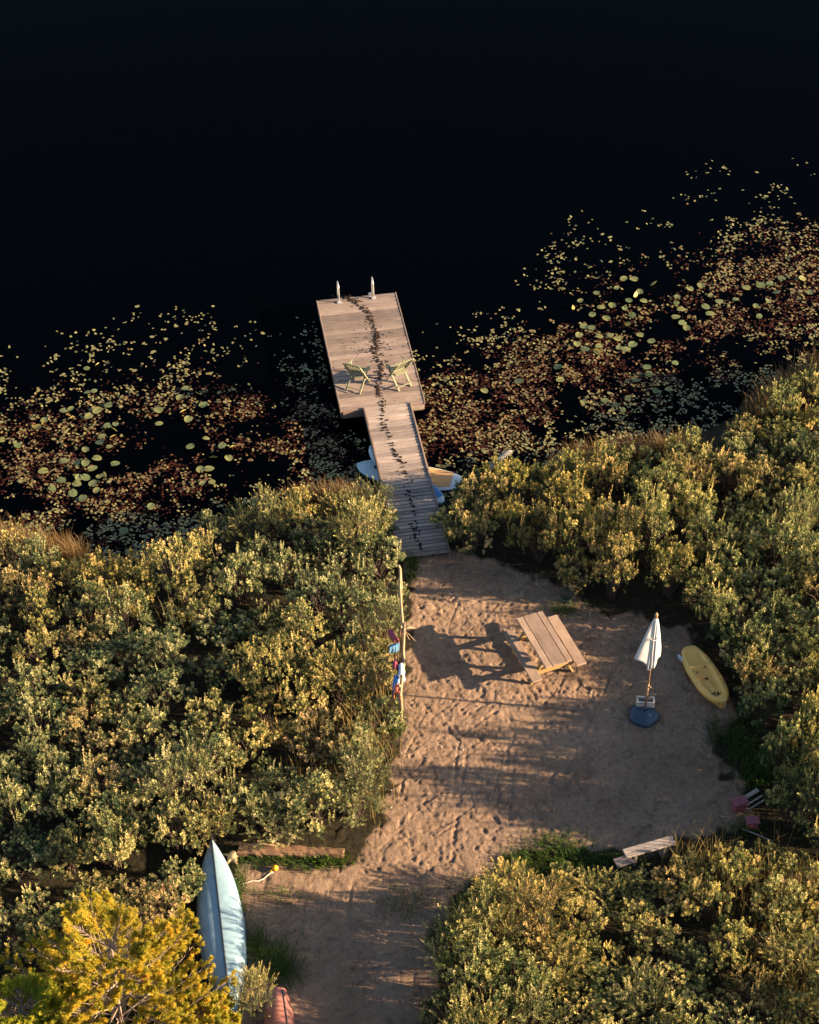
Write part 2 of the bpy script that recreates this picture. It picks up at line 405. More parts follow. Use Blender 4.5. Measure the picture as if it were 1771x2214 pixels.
# ------------------------------------------------------------------ dock
DZ = 0.46
def rect_fit(cs, z):
    p = [at(x, y, z) for x, y in cs]                    # top-left, top-right, bottom-right, bottom-left
    c = sum(p, Vector()) / 4
    ax = ((p[1] - p[0]) + (p[2] - p[3])) / 2; ay = ((p[0] - p[3]) + (p[1] - p[2])) / 2
    W, L = ax.length, ay.length
    rz = (math.atan2(ax.y, ax.x) + math.atan2(ay.y, ay.x) - math.pi / 2) / 2
    return c, W, L, rz
dc, dW, dL, drz = rect_fit([(665, 632), (833, 616), (895, 848), (720, 867)], DZ)
print('dock', dc, dW, dL, math.degrees(drz))
dock = thing('dock_platform', (dc.x, dc.y, 0), 'square weathered wooden swimming dock with two chairs standing on it', 'dock', drz)
def boards(W, L, z, n, th=0.035, gap=0.021, seed=1, jag=0.008):
    mb = MB(); r = random.Random(seed); bw = L / n
    for i in range(n):
        y = -L / 2 + (i + .5) * bw
        mb.box((r.uniform(-jag, jag), y, z - th / 2 + r.uniform(-.003, .003)), (W, bw - gap, th),
               Matrix.Rotation(r.gauss(0, .0015), 3, 'Z'), r.random(), 0.005)
    return mb
boards(dW, dL, DZ, 27, seed=3).build('decking', M_deck, dock)
fh = 0.20
for sx in (-1, 1):
    fb = MB(); fb.box((sx * (dW / 2 - 0.022), 0, DZ - 0.037 - fh / 2), (0.04, dL - 0.06, fh), None, 0.6 + sx * .2, 0.004); fb.build('side_beam', M_fascia, dock)
M_endb = wood('end_fascia_boards', (0.15, 0.10, 0.08), (0.33, 0.24, 0.19), 'x', 0.4)
for sy in (-1, 1):
    fb = MB(); fb.box((0, sy * (dL / 2 - 0.022), DZ - 0.037 - fh / 2), (dW - 0.10, 0.04, fh), None, 0.6, 0.004); fb.build('end_beam', M_endb, dock)
for sy in (-.32, 0, .32):
    fl = MB(); fl.box((0, sy * dL, 0.06), (dW * .8, 0.55, 0.26), None, .5, 0.03); fl.build('float', M_black, dock)
# thin edging strips along both sides and worn white lettering board at the near right corner
for sx in (-1, 1):
    e = MB(); e.box((sx * (dW / 2 + 0.0), 0, DZ - 0.015), (0.028, dL + .01, 0.05), None, .7, 0.004); e.build('edge_strip', M_fascia, dock)
wb = MB(); wb.box((dW / 2 - 0.34, -dL / 2 - 0.016, DZ - 0.12), (0.62, 0.02, 0.13), None, .9, .003); wb.build('bumper_board', M_greywood, dock)
# swim ladder: two tall steel loops and rungs going down into the water
lad = thing('swim_ladder', (0, 0, 0), '', '')
for k in ('label', 'category'):
    if k in lad: del lad[k]
lad.parent = dock
lx = [None, None]
for k, (xd, yd) in enumerate(((714.5, 637), (787, 628))):
    q = at(xd, yd, DZ) - Vector((dc.x, dc.y, 0)); q.z = DZ
    lx[k] = Matrix.Rotation(-drz, 3, 'Z') @ q
    yb = lx[k].y; pts = []
    zz = 0.46
    pts.append((lx[k].x, yb, DZ - .02)); pts.append((lx[k].x, yb + .02, DZ + zz * .5)); pts.append((lx[k].x, yb + .06, DZ + zz * .85))
    for a in range(0, 181, 20):
        pts.append((lx[k].x, yb + .20 - .14 * math.cos(math.radians(a)), DZ + zz * .86 + .10 * math.sin(math.radians(a))))
    pts.append((lx[k].x, yb + .33, DZ + .2)); pts.append((lx[k].x, yb + .33, -0.5))
    t = MB(); t.tube(pts, 0.0165, 8); t.build('rail', M_steel, lad)
    f = MB(); f.box((lx[k].x, yb, DZ + .012), (.11, .11, .024), None, .5, .004); f.build('foot_plate', M_steel, lad)
for zr in (0.25, -0.02, -0.3):
    t = MB(); y = (lx[0].y + lx[1].y) / 2 + .33; t.tube([(lx[0].x, y, zr), (lx[1].x, y, zr)], 0.02, 8); t.build('rung', M_steel, lad)
kn = MB(); kn.grid(lambda i, j: Vector((lx[1].x - .10 + .04 * math.sin(math.pi * i / 6) * math.cos(2 * math.pi * j / 10), lx[1].y + .06 + .04 * math.sin(math.pi * i / 6) * math.sin(2 * math.pi * j / 10), DZ + .10 - .05 * math.cos(math.pi * i / 6))), 7, 10, closed_v=True)
kn.tube([(lx[1].x - .10, lx[1].y + .06, DZ - .01), (lx[1].x - .10, lx[1].y + .06, DZ + .07)], .015, 6)
kn.build('light_cap', M_steel, dock)

# ------------------------------------------------------------------ gangway
gq = [at(768, 858, DZ), at(862, 850, DZ), at(943, 1164, 0.47), at(846, 1174, 0.47)]
ga = ((gq[0] + gq[1]) / 2).xy; gb = ((gq[2] + gq[3]) / 2).xy
gW = (gq[1] - gq[0]).length; gd = ga - gb; gL = gd.length; grz = math.atan2(gd.y, gd.x) - math.pi / 2
gcn = (ga + gb) / 2; GWZ = 0.475
print('gang', gW, gL, math.degrees(grz))
gang = thing('gangway', (gcn.x, gcn.y, 0), 'narrow plank gangway running from the sand out to the dock', 'gangway', grz)
boards(gW, gL, GWZ, 46, seed=9, jag=0.006).build('decking', M_gang, gang)
for sx in (-1, 1):
    e = MB(); e.box((sx * (gW / 2 + .022), 0, GWZ - .05), (0.04, gL, 0.15), None, .8 if sx > 0 else .4, .004); e.build('side_beam', M_fascia, gang)
for sx in (-1, 1):
    for k, sy in enumerate((-.12, .18, .42)):
        p = MB(); p.tube([(sx * (gW / 2 - .12), sy * gL, -1.2), (sx * (gW / 2 - .12), sy * gL, GWZ - .04)], .05, 10); p.build('post', M_bark, gang)

# ------------------------------------------------------------------ mud trail on dock and gangway
def src(z): return (z[0] / 3.1706 + 600) / KD, (z[1] / 3.1706 + 560) / KD
tr = [(440, 262), (500, 275), (545, 290), (590, 335), (625, 370), (640, 420), (660, 470), (678, 540), (680, 585), (668, 640), (690, 700), (716, 760),
      (700, 820), (682, 880), (692, 920), (720, 975), (722, 1040), (715, 1095), (735, 1155), (772, 1220), (800, 1310), (820, 1350), (850, 1390), (880, 1470),
      (895, 1590), (910, 1650), (932, 1730), (935, 1850), (945, 1910), (985, 1990)]
wts = [1, 2, 2.2, 1, 2, 1.2, 2.6, 4, 3, 2, 2, 2, .8, 1.5, 1, 1.2, .5, 1.5, 1.5, 1.5, 1.6, 1.4, 1.2, 1.6, 1.6, .8, 1.6, 1.6, .6, 1.2]
mt = MB(); r = random.Random(5)
def blob(x, y, z, rx, ry, h, tint=.5):
    k = 8; a0 = r.uniform(0, 6.28); ca, sa = math.cos(a0), math.sin(a0)
    top = []; bot = []
    for i in range(k):
        a = 2 * math.pi * i / k; q = r.uniform(.65, 1.2)
        px, py = rx * q * math.cos(a), ry * q * math.sin(a)
        bot.append((x + px * ca - py * sa, y + px * sa + py * ca, z))
        top.append((x + .6 * (px * ca - py * sa), y + .6 * (px * sa + py * ca), z + h * r.uniform(.6, 1)))
    fs = [(i, (i + 1) % k, k + (i + 1) % k, k + i) for i in range(k)] + [tuple(range(k, 2 * k))]
    mt.add(bot + top, fs, tint)
for i in range(len(tr) - 1):
    a, b = src(tr[i]), src(tr[i + 1]); z = DZ + .003 if i < 15 else GWZ + .003
    pa, pb = at(*a, z), at(*b, z)
    n_ = int(5 + (9 if i < 15 else 4.5) * wts[i])
    for k in range(n_):
        t = r.random(); p = pa.lerp(pb, t); sp = .012 + .018 * wts[i] * (1 if r.random() < .8 else 3.5)
        s_ = r.uniform(.008, .035) * (1.0 if i < 15 else 1.0)
        blob(p.x + r.gauss(0, sp), p.y + r.gauss(0, sp * .8), z, s_ * r.uniform(1, 1.7), s_, r.uniform(.006, .018))
    blob(pb.x, pb.y, z, .03 + .018 * wts[i], .035, .02)
dcen = Vector((dc.x, dc.y))
for k in range(110):
    p = dcen + Vector((r.gauss(0.0, .42), r.gauss(0.2, .55)))
    blob(p.x, p.y, DZ + .003, r.uniform(.008, .026), r.uniform(.006, .016), .008)
tag(mt.build('mud_trail', M_mud), 'trail of dark dried mud crumbs running down the dock and gangway boards', 'mud', kind='stuff')

# ------------------------------------------------------------------ folding chairs on the dock
def make_chair(name, loc, rz, label):
    t = thing(name, loc, label, 'chair', rz, 'wooden chairs on the dock')
    W = 0.44
    for sx in (-1, 1):                                  # crossing side frames (y forward)
        x = sx * W / 2
        p = MB(); p.bar((x, .27, .0), (x, -.30, .88), .035, .05, (1, 0, 0)); p.build('back_post', M_chair, t)
        p = MB(); p.bar((x - sx * .04, -.27, .0), (x - sx * .04, .24, .43), .035, .05, (1, 0, 0)); p.build('leg', M_chair, t)
    s = MB()
    for k in range(6):
        y = -.10 + k * .068; s.box((0, y, .395 + k * .006), (W - .10, .052, .018), Matrix.Rotation(math.radians(5), 3, 'X'), random.random(), .003)
    s.build('seat', M_chair, t)
    b = MB(); dv = Vector((0, -.57, .88)).normalized(); nrm = Vector((0, .88, .57)).normalized()
    o = Vector((0, .27, 0)) + dv * .52
    for k in range(6):
        x = -W / 2 + .05 + k * (W - .10) / 5
        q = o + Vector((x, 0, 0)) + nrm * .03
        b.bar(q, q + dv * .53, .045, .016, nrm, random.random(), .003)
    b.build('backrest', M_chair, t)
    for kk, (f, nm) in enumerate(((.50, 'back_rail'), (.98, 'back_rail'))):
        c = MB(); q = Vector((0, .27, 0)) + dv * 1.048 * f + nrm * .012; c.bar(q - Vector((W / 2, 0, 0)), q + Vector((W / 2, 0, 0)), .03, .018, nrm); c.build(nm, M_chair, t)
    c = MB(); c.bar((-W / 2, -.24, .03 + .08), (W / 2, -.24, .11), .03, .02); c.build('stretcher', M_chair, t)
    for sx in (-1, 1):
        c = MB(); x = sx * (W / 2 + .03); c.bar((x, -.16, .60), (x, .26, .585), .05, .02); c.bar((x, .2, .43), (x, .2, .585), .03, .03, (0, 1, 0)); c.build('armrest', M_chair, t)
    return t
def chair_pose(rl, rr):
    a, b = at(*rl, DZ), at(*rr, DZ); v = b - a; rz = math.atan2(v.y, v.x); m_ = (a + b) / 2
    f = Vector((-math.sin(rz), math.cos(rz), 0)); c = m_ + f * .27; return (c.x, c.y, DZ + .003), rz
l, z_ = chair_pose((727, 822), (759, 831)); make_chair('deck_chair', l, z_, 'green slatted deck chair facing out over the water, its slatted back in shade')
l, z_ = chair_pose((839, 825), (868, 813)); make_chair('deck_chair', l, z_, 'pale sunlit slatted deck chair on the dock, turned with its side to the other')

# ------------------------------------------------------------------ boards moored under the gangway
def board_mesh(L, W, th, pw=3.6, rise=.06, blunt=0.0):
    nu, nv = 41, 13
    def half(t):
        e = 1 - abs(t) ** pw
        return W / 2 * max(e, 0.0) ** .62
    def top(i, j):
        t = -1 + 2 * i / (nu - 1); s = -1 + 2 * j / (nv - 1); t2 = max(-.995, min(.995, t))
        return Vector((t * L / 2, s * half(t2), th * (1 - .35 * abs(s) ** 4) + rise * abs(t) ** 3))
    def bot(i, j):
        t = -1 + 2 * i / (nu - 1); s = -1 + 2 * j / (nv - 1); t2 = max(-.995, min(.995, t))
        return Vector((t * L / 2, s * half(t2) * .97, rise * abs(t) ** 3 + .02 * abs(s) ** 2))
    return top, bot, half, nu, nv
def make_paddleboard(loc, rz, L, W, label, pad_rng, pad_mat, extra):
    t = thing('paddleboard', loc, label, 'paddleboard', rz, 'paddleboards under the gangway')
    top, bot, half, nu, nv = board_mesh(L, W, .10)
    m = MB(); m.grid(top, nu, nv); m.build('deck', M_white, t)
    m = MB(); m.grid(bot, nu, nv)
    for j in (0, nv - 1): m.grid(lambda i, k: (top(i, j) if k else bot(i, j)) * 1.0 + Vector((0, (.006 if j else -.006), 0)), nu, 2)
    m.build('hull', M_teal, t)
    p = MB()
    a, b = pad_rng
    p.grid(lambda i, j: top(a + (b - a) * i / 20, 1.5 + j * 2) * 1.0 + Vector((0, 0, .009)), 21, 6); p.build('traction_pad', pad_mat, t)
    for (x, y, rr, mat, nm) in extra:
        q = MB(); zz = .128; q.tube([(x, y, zz - .03), (x, y, zz)], rr, 16); q.build(nm, mat, t)
    return t
sa_, sb_ = at(756, 981, .1), at(976, 1017, .1); c = (sa_ + sb_) / 2; v = sb_ - sa_
make_paddleboard((c.x, c.y, 0.0), math.atan2(v.y, v.x), v.length + .1, .80, 'white paddleboard with tan deck pad lying across under the gangway', (22, 35), M_pad,
                 [(-v.length / 2 + .42, .03, .055, M_black, 'valve'), (v.length / 2 - .2, .0, .035, M_black, 'valve')])
sa_, sb_ = at(781, 948, .2), at(932, 1064, .2); c = (sa_ + sb_) / 2; v = sb_ - sa_
make_paddleboard((c.x, c.y, 0.17), math.atan2(v.y, v.x), v.length + .05, .62, 'paler blue-white board with dark blue marks poking out past the gangway edge', (30, 37), M_blue, [])

# driftwood branch in the shallows
db = thing('driftwood_branch', at(1050, 968, 0.05), 'bare silver driftwood branch sticking out of the shallow water', 'branch')
m = MB(); p0 = at(1033, 985, .14) - db.location; p1 = at(1071, 953, .34) - db.location
m.tube([p0 + Vector((-.25, -.35, -.25)), p0, p0.lerp(p1, .5) + Vector((.02, .02, .03)), p1, p1 + Vector((.08, -.01, .02))], [.045, .065, .07, .075, .05], 9); m.build('limb', M_drift, db)
m = MB(); m.tube([p0.lerp(p1, .3), p0.lerp(p1, .7) + Vector((-.05, .03, .05)), p1 + Vector((-.02, .0, .03))], [.02, .025, .02], 7); m.build('twig', M_drift, db)

# ------------------------------------------------------------------ pole rail with washing
def G(x, y, z=0.0):
    p = at(x, y, GZ); p.z = gz(p.x, p.y) + z; return p
RH = 1.12
ra = at(842.5, 1197, GZ + RH); rb = at(847, 1325, GZ + RH - .03); rc_ = at(851, 1395, GZ + RH - .05); rd = at(843, 1447, GZ + RH)
rail = thing('pole_rail', (ra.x, (ra.y + rd.y) / 2, GZ), 'rustic washing rail of peeled poles on posts along the bush edge', 'rail')
o_ = rail.location
m = MB(); m.tube([p - o_ for p in (ra, ra.lerp(rb, .35) + Vector((-.015, 0, .02)), ra.lerp(rb, .7), rb + Vector((.03, -.1, 0)))], [.025, .028, .031, .033], 9); m.build('pole', M_pole, rail)
m = MB(); m.tube([p - o_ for p in (rb + Vector((.05, .15, .03)), rb.lerp(rd, .4) + Vector((.04, 0, .02)), rc_, rd + Vector((0, -.25, 0)))], [.028, .032, .032, .029], 9); m.build('pole', M_pole, rail)
for p, off in ((ra, .25), (rb, 0), (rd, 0)):
    q = p - o_ + Vector((0, off - .25 if off else 0, 0))
    m = MB(); m.tube([Vector((q.x, q.y, -.25)), Vector((q.x + .02, q.y, .5)), q + Vector((.0, 0, -.02)), q + Vector((-.03, .02, .08))], [.045, .038, .034, .024], 9); m.build('post', M_pole, rail)
m = MB()
for (dx, dy, dz) in ((.22, .02, .05), (.16, -.2, -.12), (.28, -.3, -.05), (.3, .12, -.1)):
    q = rb - o_; m.tube([q, q + Vector((dx * .5, dy * .5, dz * .5 + .03)), q + Vector((dx, dy, dz))], [.018, .013, .006], 6)
m.build('side_twig', M_pole, rail)
def cloth(name, loc, w_, drop_f, drop_b, mat, label, seed, rz=math.pi / 2):
    """towel folded over a rail: hangs down on both sides with soft folds"""
    r_ = random.Random(seed); ph = [r_.uniform(0, 6.28) for _ in range(4)]
    nu, nv = 23, 17
    def P(i, j):
        s = -drop_b + (drop_b + drop_f) * i / (nu - 1); x = -w_ / 2 + w_ * j / (nv - 1)
        a = min(abs(s) / .09, 1.0); y = math.copysign(1, s) * (.048 * a) ; z = .055 - (max(abs(s) - .03, 0)) - .0 * a
        fold = (.035 * math.sin(9 * x / w_ + ph[0]) + .02 * math.sin(17 * x / w_ + ph[1])) * min(abs(s) / .35, 1)
        x2 = x * (1 - .25 * min(abs(s), .5)) + .02 * math.sin(5 * s + ph[2])
        return Vector((x2, y + math.copysign(1, s) * abs(fold) * .9, z + .02 * math.sin(6 * x + ph[3])))
    m = MB(); m.grid(P, nu, nv); o = m.build(name, mat); 
    md = o.modifiers.new('thick', 'SOLIDIFY'); md.thickness = .012
    o.location = loc; o.rotation_euler = (0, 0, rz)
    return tag(o, label, 'towel' if 'towel' in label else 'clothing', 'washing on the pole rail')
q = at(847, 1412, GZ + RH); cloth('towel', (q.x - .02, q.y, q.z), .34, .42, .30, M_lblue, 'pale blue and white towel hung over the pole rail', 3)
q = at(843, 1425, GZ + RH); cloth('towel', (q.x - .09, q.y - .12, q.z - .12), .40, .22, .44, M_blue, 'bright blue towel hanging on the bush side of the rail', 4)
q = at(840, 1402, GZ + RH); cloth('swim_shirt', (q.x - .08, q.y + .05, q.z - .06), .26, .12, .36, M_maroon, 'dark maroon garment hung on the rail above the towels', 6)
q = at(840, 1444, GZ + RH); cloth('swim_shorts', (q.x - .04, q.y - .06, q.z - .05), .24, .22, .28, M_coral, 'coral red garment at the low end of the towel bundle', 7)
q = at(829, 1338, GZ + 1.02); cloth('swim_shirt', (q.x, q.y, q.z), .34, .16, .24, M_pink, 'dusty pink garment caught on the bush beside the rail', 8, math.radians(115))
q = at(829, 1360, GZ + 1.0); cloth('towel', (q.x, q.y, q.z), .22, .12, .22, M_lblue if False else plain('sky_blue_cloth', (0.07, 0.20, 0.36), (0.14, 0.30, 0.46), 30, .95), 'small sky blue towel caught on the bush beside the rail', 9, math.radians(15))

# ------------------------------------------------------------------ picnic table
def z4(x, y): return (x / 8.625 + 1100) / KD, (y / 8.625 + 1300) / KD
TZ = GZ + 0.745
tc_, tW, tL, trz = rect_fit([z4(145, 315), z4(635, 175), z4(1180, 1085), z4(680, 1250)], TZ)
print('table', tc_, tW, tL, math.degrees(trz))
tb = thing('picnic_table', (tc_.x, tc_.y, GZ), 'wooden picnic table with two fixed benches standing on the sand', 'table', trz)
H = .745; BZ = .425
m = MB(); x = -tW / 2
for k, fr in enumerate((.25, .53, .22)):
    ww = fr * tW; m.box((x + ww / 2, 0, H - .02), (ww - .014, tL + (.01 if k == 1 else 0), .04), None, (.75, .35, .7)[k], .006); x += ww
m.build('tabletop', M_table, tb)
Rt = Matrix.Rotation(-trz, 3, 'Z')
for (pts, tint) in (([( -20, 610), (140, 560), (545, 1400), (375, 1460)], .65), ([(725, 290), (885, 250), (1445, 1140), (1275, 1200)], .85)):
    c, bw, bl, br = rect_fit([z4(*p) for p in pts], GZ + BZ)
    lc = Rt @ (c - Vector((tc_.x, tc_.y, 0)))
    m = MB(); m.box((lc.x, lc.y, BZ - .02), (max(bw, .235), bl if tint > .7 else tL * 1.02, .04), None, tint, .006); m.build('seat', M_table, tb)
    print('bench', lc, bw, bl, math.degrees(br - trz))
bx = .56
for sy in (-1, 1):
    y = sy * (tL / 2 - .26)
    m = MB(); m.bar((-bx - .05, y, BZ - .085), (bx + .05, y, BZ - .085), .04, .09, tint=.7); m.build('seat_bearer', M_frame, tb)
    m = MB(); m.bar((-tW / 2 + .04, y + sy * .002, H - .085), (tW / 2 - .04, y + sy * .002, H - .085), .04, .085, tint=.8); m.build('top_bearer', M_frame, tb)
    for sx in (-1, 1):
        m = MB(); m.bar((sx * .5, y - sy * .043, -.01), (sx * .2, y - sy * .043, H - .045), .04, .085, (0, 1, 0), tint=.6); m.build('leg', M_frame, tb)
    m = MB(); m.bar((0, y - sy * .07, BZ - .08), (0, y - sy * .42, H - .05), .04, .06, tint=.5); m.build('brace', M_frame, tb)

# ------------------------------------------------------------------ closed umbrella, base and block
ub = at(1357, 1500, GZ + .12); UB = Vector((ub.x, ub.y, GZ))
def solve_h():
    lo, hi = 1.0, 4.0
    for _ in range(40):
        mid = (lo + hi) / 2
        p = Vector((UB.x, UB.y, GZ + mid)) - CAM
        dep = p.y * CP - p.z * SP; yy = -(p.y * SP + p.z * CP) / dep * FOC + 1107
        if yy > 1295 * KD: lo = mid
        else: hi = mid
    return (lo + hi) / 2
UH = solve_h(); print('umbrella height', UH)
um = thing('garden_umbrella', UB, 'closed off-white garden umbrella standing on the sand', 'umbrella')
m = MB(); m.tube([(0, 0, .10), (.01, 0, UH * .33)], .026, 12); m.build('lower_pole', M_polewood, um)
m = MB(); m.tube([(.01, 0, UH * .30), (.0, 0, UH)], .021, 12); m.build('upper_pole', M_polewood, um)
m = MB(); m.tube([(.0, 0, UH - .06), (0, 0, UH + .0), (0, 0, UH + .06)], [.035, .04, .018], 12); m.build('finial', M_polewood, um)
c0, c1 = UH * .995 - .08, UH * .50
nr, na = 25, 96
def can(i, j):
    t = i / (nr - 1); a = 2 * math.pi * j / na
    dl = (a - math.radians(188) + math.pi) % (2 * math.pi) - math.pi; dr_ = (a - math.radians(-12) + math.pi) % (2 * math.pi) - math.pi
    wl = math.exp(-(dl / .42) ** 2); wr = math.exp(-(dr_ / .5) ** 2)
    fold = .018 * math.cos(9 * a + .7) + .010 * math.cos(16 * a + 2 * t)
    R = .032 + .045 * t + .27 * wl * t ** .85 + .115 * wr * t ** .7 * (1 - .35 * t ** 6) + fold * t ** .7
    zend = c1 + .36 * wl + .30 * wr + .05 * math.cos(5 * a)
    return Vector((R * math.cos(a), R * math.sin(a) * (.9 - .0 * t), c0 + (zend - c0) * t))
m = MB(); m.grid(can, nr, na, closed_v=True); cn = m.build('canopy', M_canvas, um)
md = cn.modifiers.new('thick', 'SOLIDIFY'); md.thickness = .006
m = MB(); zc = UH * .80; m.tube([(.10 * math.cos(a), .10 * math.sin(a), zc + .03 * math.sin(a)) for a in [k * math.pi / 8 for k in range(17)]], .012, 6); m.build('tie_strap', M_canvas, um)
m = MB(); m.tube([(0.02, -.02, UH * .21), (.10, -.03, UH * .21)], .02, 8); m.tube([(.10, -.03, UH * .21), (.11, -.05, UH * .19)], .014, 6); m.build('crank', M_polewood, um)
m = MB(); m.tube([(0.03, -.02, UH * .305), (.07, -.03, UH * .305)], .018, 8); m.build('lock_knob', M_polewood, um)
# base: five lobed hollow plastic foot
bs = thing('umbrella_base', UB, 'lobed navy blue plastic base holding the umbrella pole', 'umbrella base')
def basep(i, j):
    a = 2 * math.pi * j / 60; prof = [(.0, .20), (.06, .20), (.08, .165), (.16, .165), (.23, .15), (.285, .11), (.305, .06), (.30, .015), (.27, .0)]
    R, z = prof[i]; lob = 1 + .06 * math.cos(5 * a + .9) * min(1, R / .25) ** 2
    return Vector((R * 1.08 * lob * math.cos(a), R * lob * math.sin(a) - .03, z))
m = MB(); m.grid(basep, 9, 60, closed_v=True); m.build('shell', M_navy, bs)
m = MB(); m.tube([(0, 0, .16), (0, 0, .30)], .038, 14); m.build('collar', M_navy, bs)
m = MB(); m.tube([(.10, -.13, .15), (.10, -.13, .185)], .042, 14); m.build('filler_cap', plain('grey_blue_plastic', (.10, .15, .22), (.14, .19, .26), 9, .4), bs)
# concrete block (two cells) behind the pole
bk = at(1360, 1472, GZ + .30)
cb = thing('concrete_block', (bk.x, bk.y, GZ - .01), 'pale hollow concrete block standing behind the umbrella pole', 'block', math.radians(-4))
m = MB(); LX, LY, LZ, t_ = .38, .19, .30, .032
for sy in (-1, 1): m.box((0, sy * (LY / 2 - t_ / 2), LZ / 2), (LX, t_, LZ), None, .5, .004)
for sx in (-1, 0, 1): m.box((sx * (LX / 2 - t_ / 2), 0, LZ / 2 - .001), (t_, LY - 2 * t_ + .002, LZ - .004), None, .5, .003)
m.box((0, 0, .10), (LX - .01, LY - .01, .05), None, .3)
m.build('body', M_block, cb)

# ------------------------------------------------------------------ yellow sit-on-top kayak
ka, kb = at(1450, 1380), at(1523, 1494); c = (ka + kb) / 2; v = kb - ka; KL = v.length + .02
kay = thing('kayak', (c.x, c.y, gz(c.x, c.y)), 'small yellow sit-on-top kayak lying at the bush edge', 'kayak', math.atan2(v.y, v.x))
KW = .63
def khalf(t):                                            # t -1 stern (blunt) .. 1 bow (pointed)
    if t < 0: return KW / 2 * (1 - .42 * abs(t) ** 3.0)
    return KW / 2 * (1 - .72 * t ** 2.6)
def ktop(t, s):
    hw = khalf(t); a = abs(s)
    rim = .24 + .05 * max(t, 0) ** 2 + .02 * max(-t, 0) ** 2
    z = rim - .035 * (a ** 6)
    seat = math.exp(-((t + .12) / .20) ** 4) * (1 - sstep(np.array(a), .52, .72))
    foot = math.exp(-((t - .36) / .30) ** 4) * (1 - sstep(np.array(a), .46, .66))
    tank = math.exp(-((t + .62) / .20) ** 4) * (1 - sstep(np.array(a), .55, .72))
    rib = .03 * foot * math.exp(-(a / .12) ** 2)
    return z - float(.115 * seat) - float(.10 * foot) - float(.06 * tank) + float(rib)
nu, nv = 91, 41
def kp(i, j):
    t = -1 + 2 * i / (nu - 1); s = -1 + 2 * j / (nv - 1)
    end = 1.0
    x = t * KL / 2 
    if t < 0: x += .05 * (1 - s * s) * abs(t) ** 6 * -1
    else: x -= .05 * abs(s) ** 2 * t ** 4
    return Vector((x, s * khalf(t), ktop(t, s)))
m = MB(); m.grid(kp, nu, nv)
def kside(i, k, sgn):
    j = nv - 1 if sgn > 0 else 0
    p = kp(i, j); q = k / 6.0
    z = p.z * (1 - q); inset = (.02 - .11 * q ** 2) if q > .15 else .02 * q / .15
    t = -1 + 2 * i / (nu - 1)
    return Vector((p.x * (1 - .07 * q), p.y + sgn * inset * (1 if abs(t) < .9 else .5), z))
for sgn in (-1, 1): m.grid(lambda i, k: kside(i, k, sgn), nu, 7)
for ie, sx in ((0, -1), (nu - 1, 1)):
    m.grid(lambda j, k: Vector((kp(ie, j).x + sx * (.015 * math.sin(math.pi * k / 6)) - sx * .07 * KL / 2 * (k / 6.0) , kp(ie, j).y * (1 - .25 * (k / 6.0)), kp(ie, j).z * (1 - k / 6.0))), nv, 7)
m.build('hull', M_yel, kay)
for (x, y) in ((-.27, .10), (-.22, -.10)):
    p = MB(); zz = ktop(x / KL * 2, y / (KW / 2)); p.tube([(x, y, zz - .02), (x, y, zz + .006)], .020, 12); p.build('scupper_hole', M_black, kay)
p = MB(); p.grid(lambda i, j: Vector((-.02 + .11 * i / 6 - .0, (.05 - .045 * i / 6) * (j - 3) / 3, ktop((-.02 + .11 * i / 6) / KL * 2, 0) + .012)), 7, 7); p.build('seat_mark', M_black, kay)
p = MB(); p.tube([(.18, KW / 2 - .01, .22), (.20, KW / 2 + .03, .25), (.26, KW / 2 + .03, .25), (.28, KW / 2 - .02, .22)], .012, 7); p.build('side_handle', M_black, kay)
p = MB(); rr = random.Random(3)
for k in range(16):
    x = rr.gauss(.50, .06); y = rr.gauss(-.06, .05); zz = ktop(x / KL * 2, y / (KW / 2)); p.box((x, y, zz + .008), (rr.uniform(.02, .06), rr.uniform(.012, .03), .012), Matrix.Rotation(rr.uniform(0, 3), 3, 'Z'), .5, .003)
wet = p.build('leaf_litter', M_mud); wet.location = kay.location; wet.rotation_euler = kay.rotation_euler; tag(wet, 'dark wet leaf litter lying in the yellow kayak footwell', 'litter', kind='stuff')
p = MB(); p.tube([(KL / 2 - .04, 0, .26), (KL / 2 + .03, .02, .24), (KL / 2 + .05, -.03, .12)], .010, 6); p.build('bow_toggle', M_rope, kay)
p = MB(); p.box((-KL / 2 + .14, -.275, .17), (.16, .03, .09), Matrix.Rotation(.2, 3, 'Z'), .5, .004); p.build('sticker', M_white, kay)

# ------------------------------------------------------------------ overturned canoe
ca_, cb_ = at(446, 1770, GZ + .25), at(486, 2128, GZ + .25); c = (ca_ + cb_) / 2; v = cb_ - ca_; CL = v.length
print('canoe len', CL)
def hull(L, W, Hh_, pw, full, sheer, nose=0.0):
    nu, nv = 61, 33
    def P(i, j):
        t = -1 + 2 * i / (nu - 1); s = -1 + 2 * j / (nv - 1)
        e = max(1 - abs(t) ** pw, 0) ** full; e = nose + (1 - nose) * e
        hw = W / 2 * e + .006
        a = s * math.pi / 2; cy = math.copysign(abs(math.sin(a)) ** .80, a); cz = abs(math.cos(a)) ** .52
        base = sheer * (1 - abs(t) ** 2) * .0
        kz = Hh_ * (1 - .10 * abs(t) ** 4) + .02 * (1 - abs(s)) ** 6
        return Vector((t * L / 2, hw * cy, base + kz * cz + .004))
    return P, nu, nv
canoe = thing('canoe', (c.x, c.y, GZ + .0), 'pale blue canoe lying upside down with a dark keel strip', 'canoe', math.atan2(v.y, v.x))
P, nu, nv = hull(CL, .86, .38, 2.3, .86, 0)
m = MB(); m.grid(P, nu, nv); h = m.build('hull', M_canoe, canoe)
m = MB(); kl = [P(i, 16) + Vector((0, 0, .008)) for i in range(0, 61)]; m.tube(kl, .016, 6); m.build('keel', M_keel, canoe)
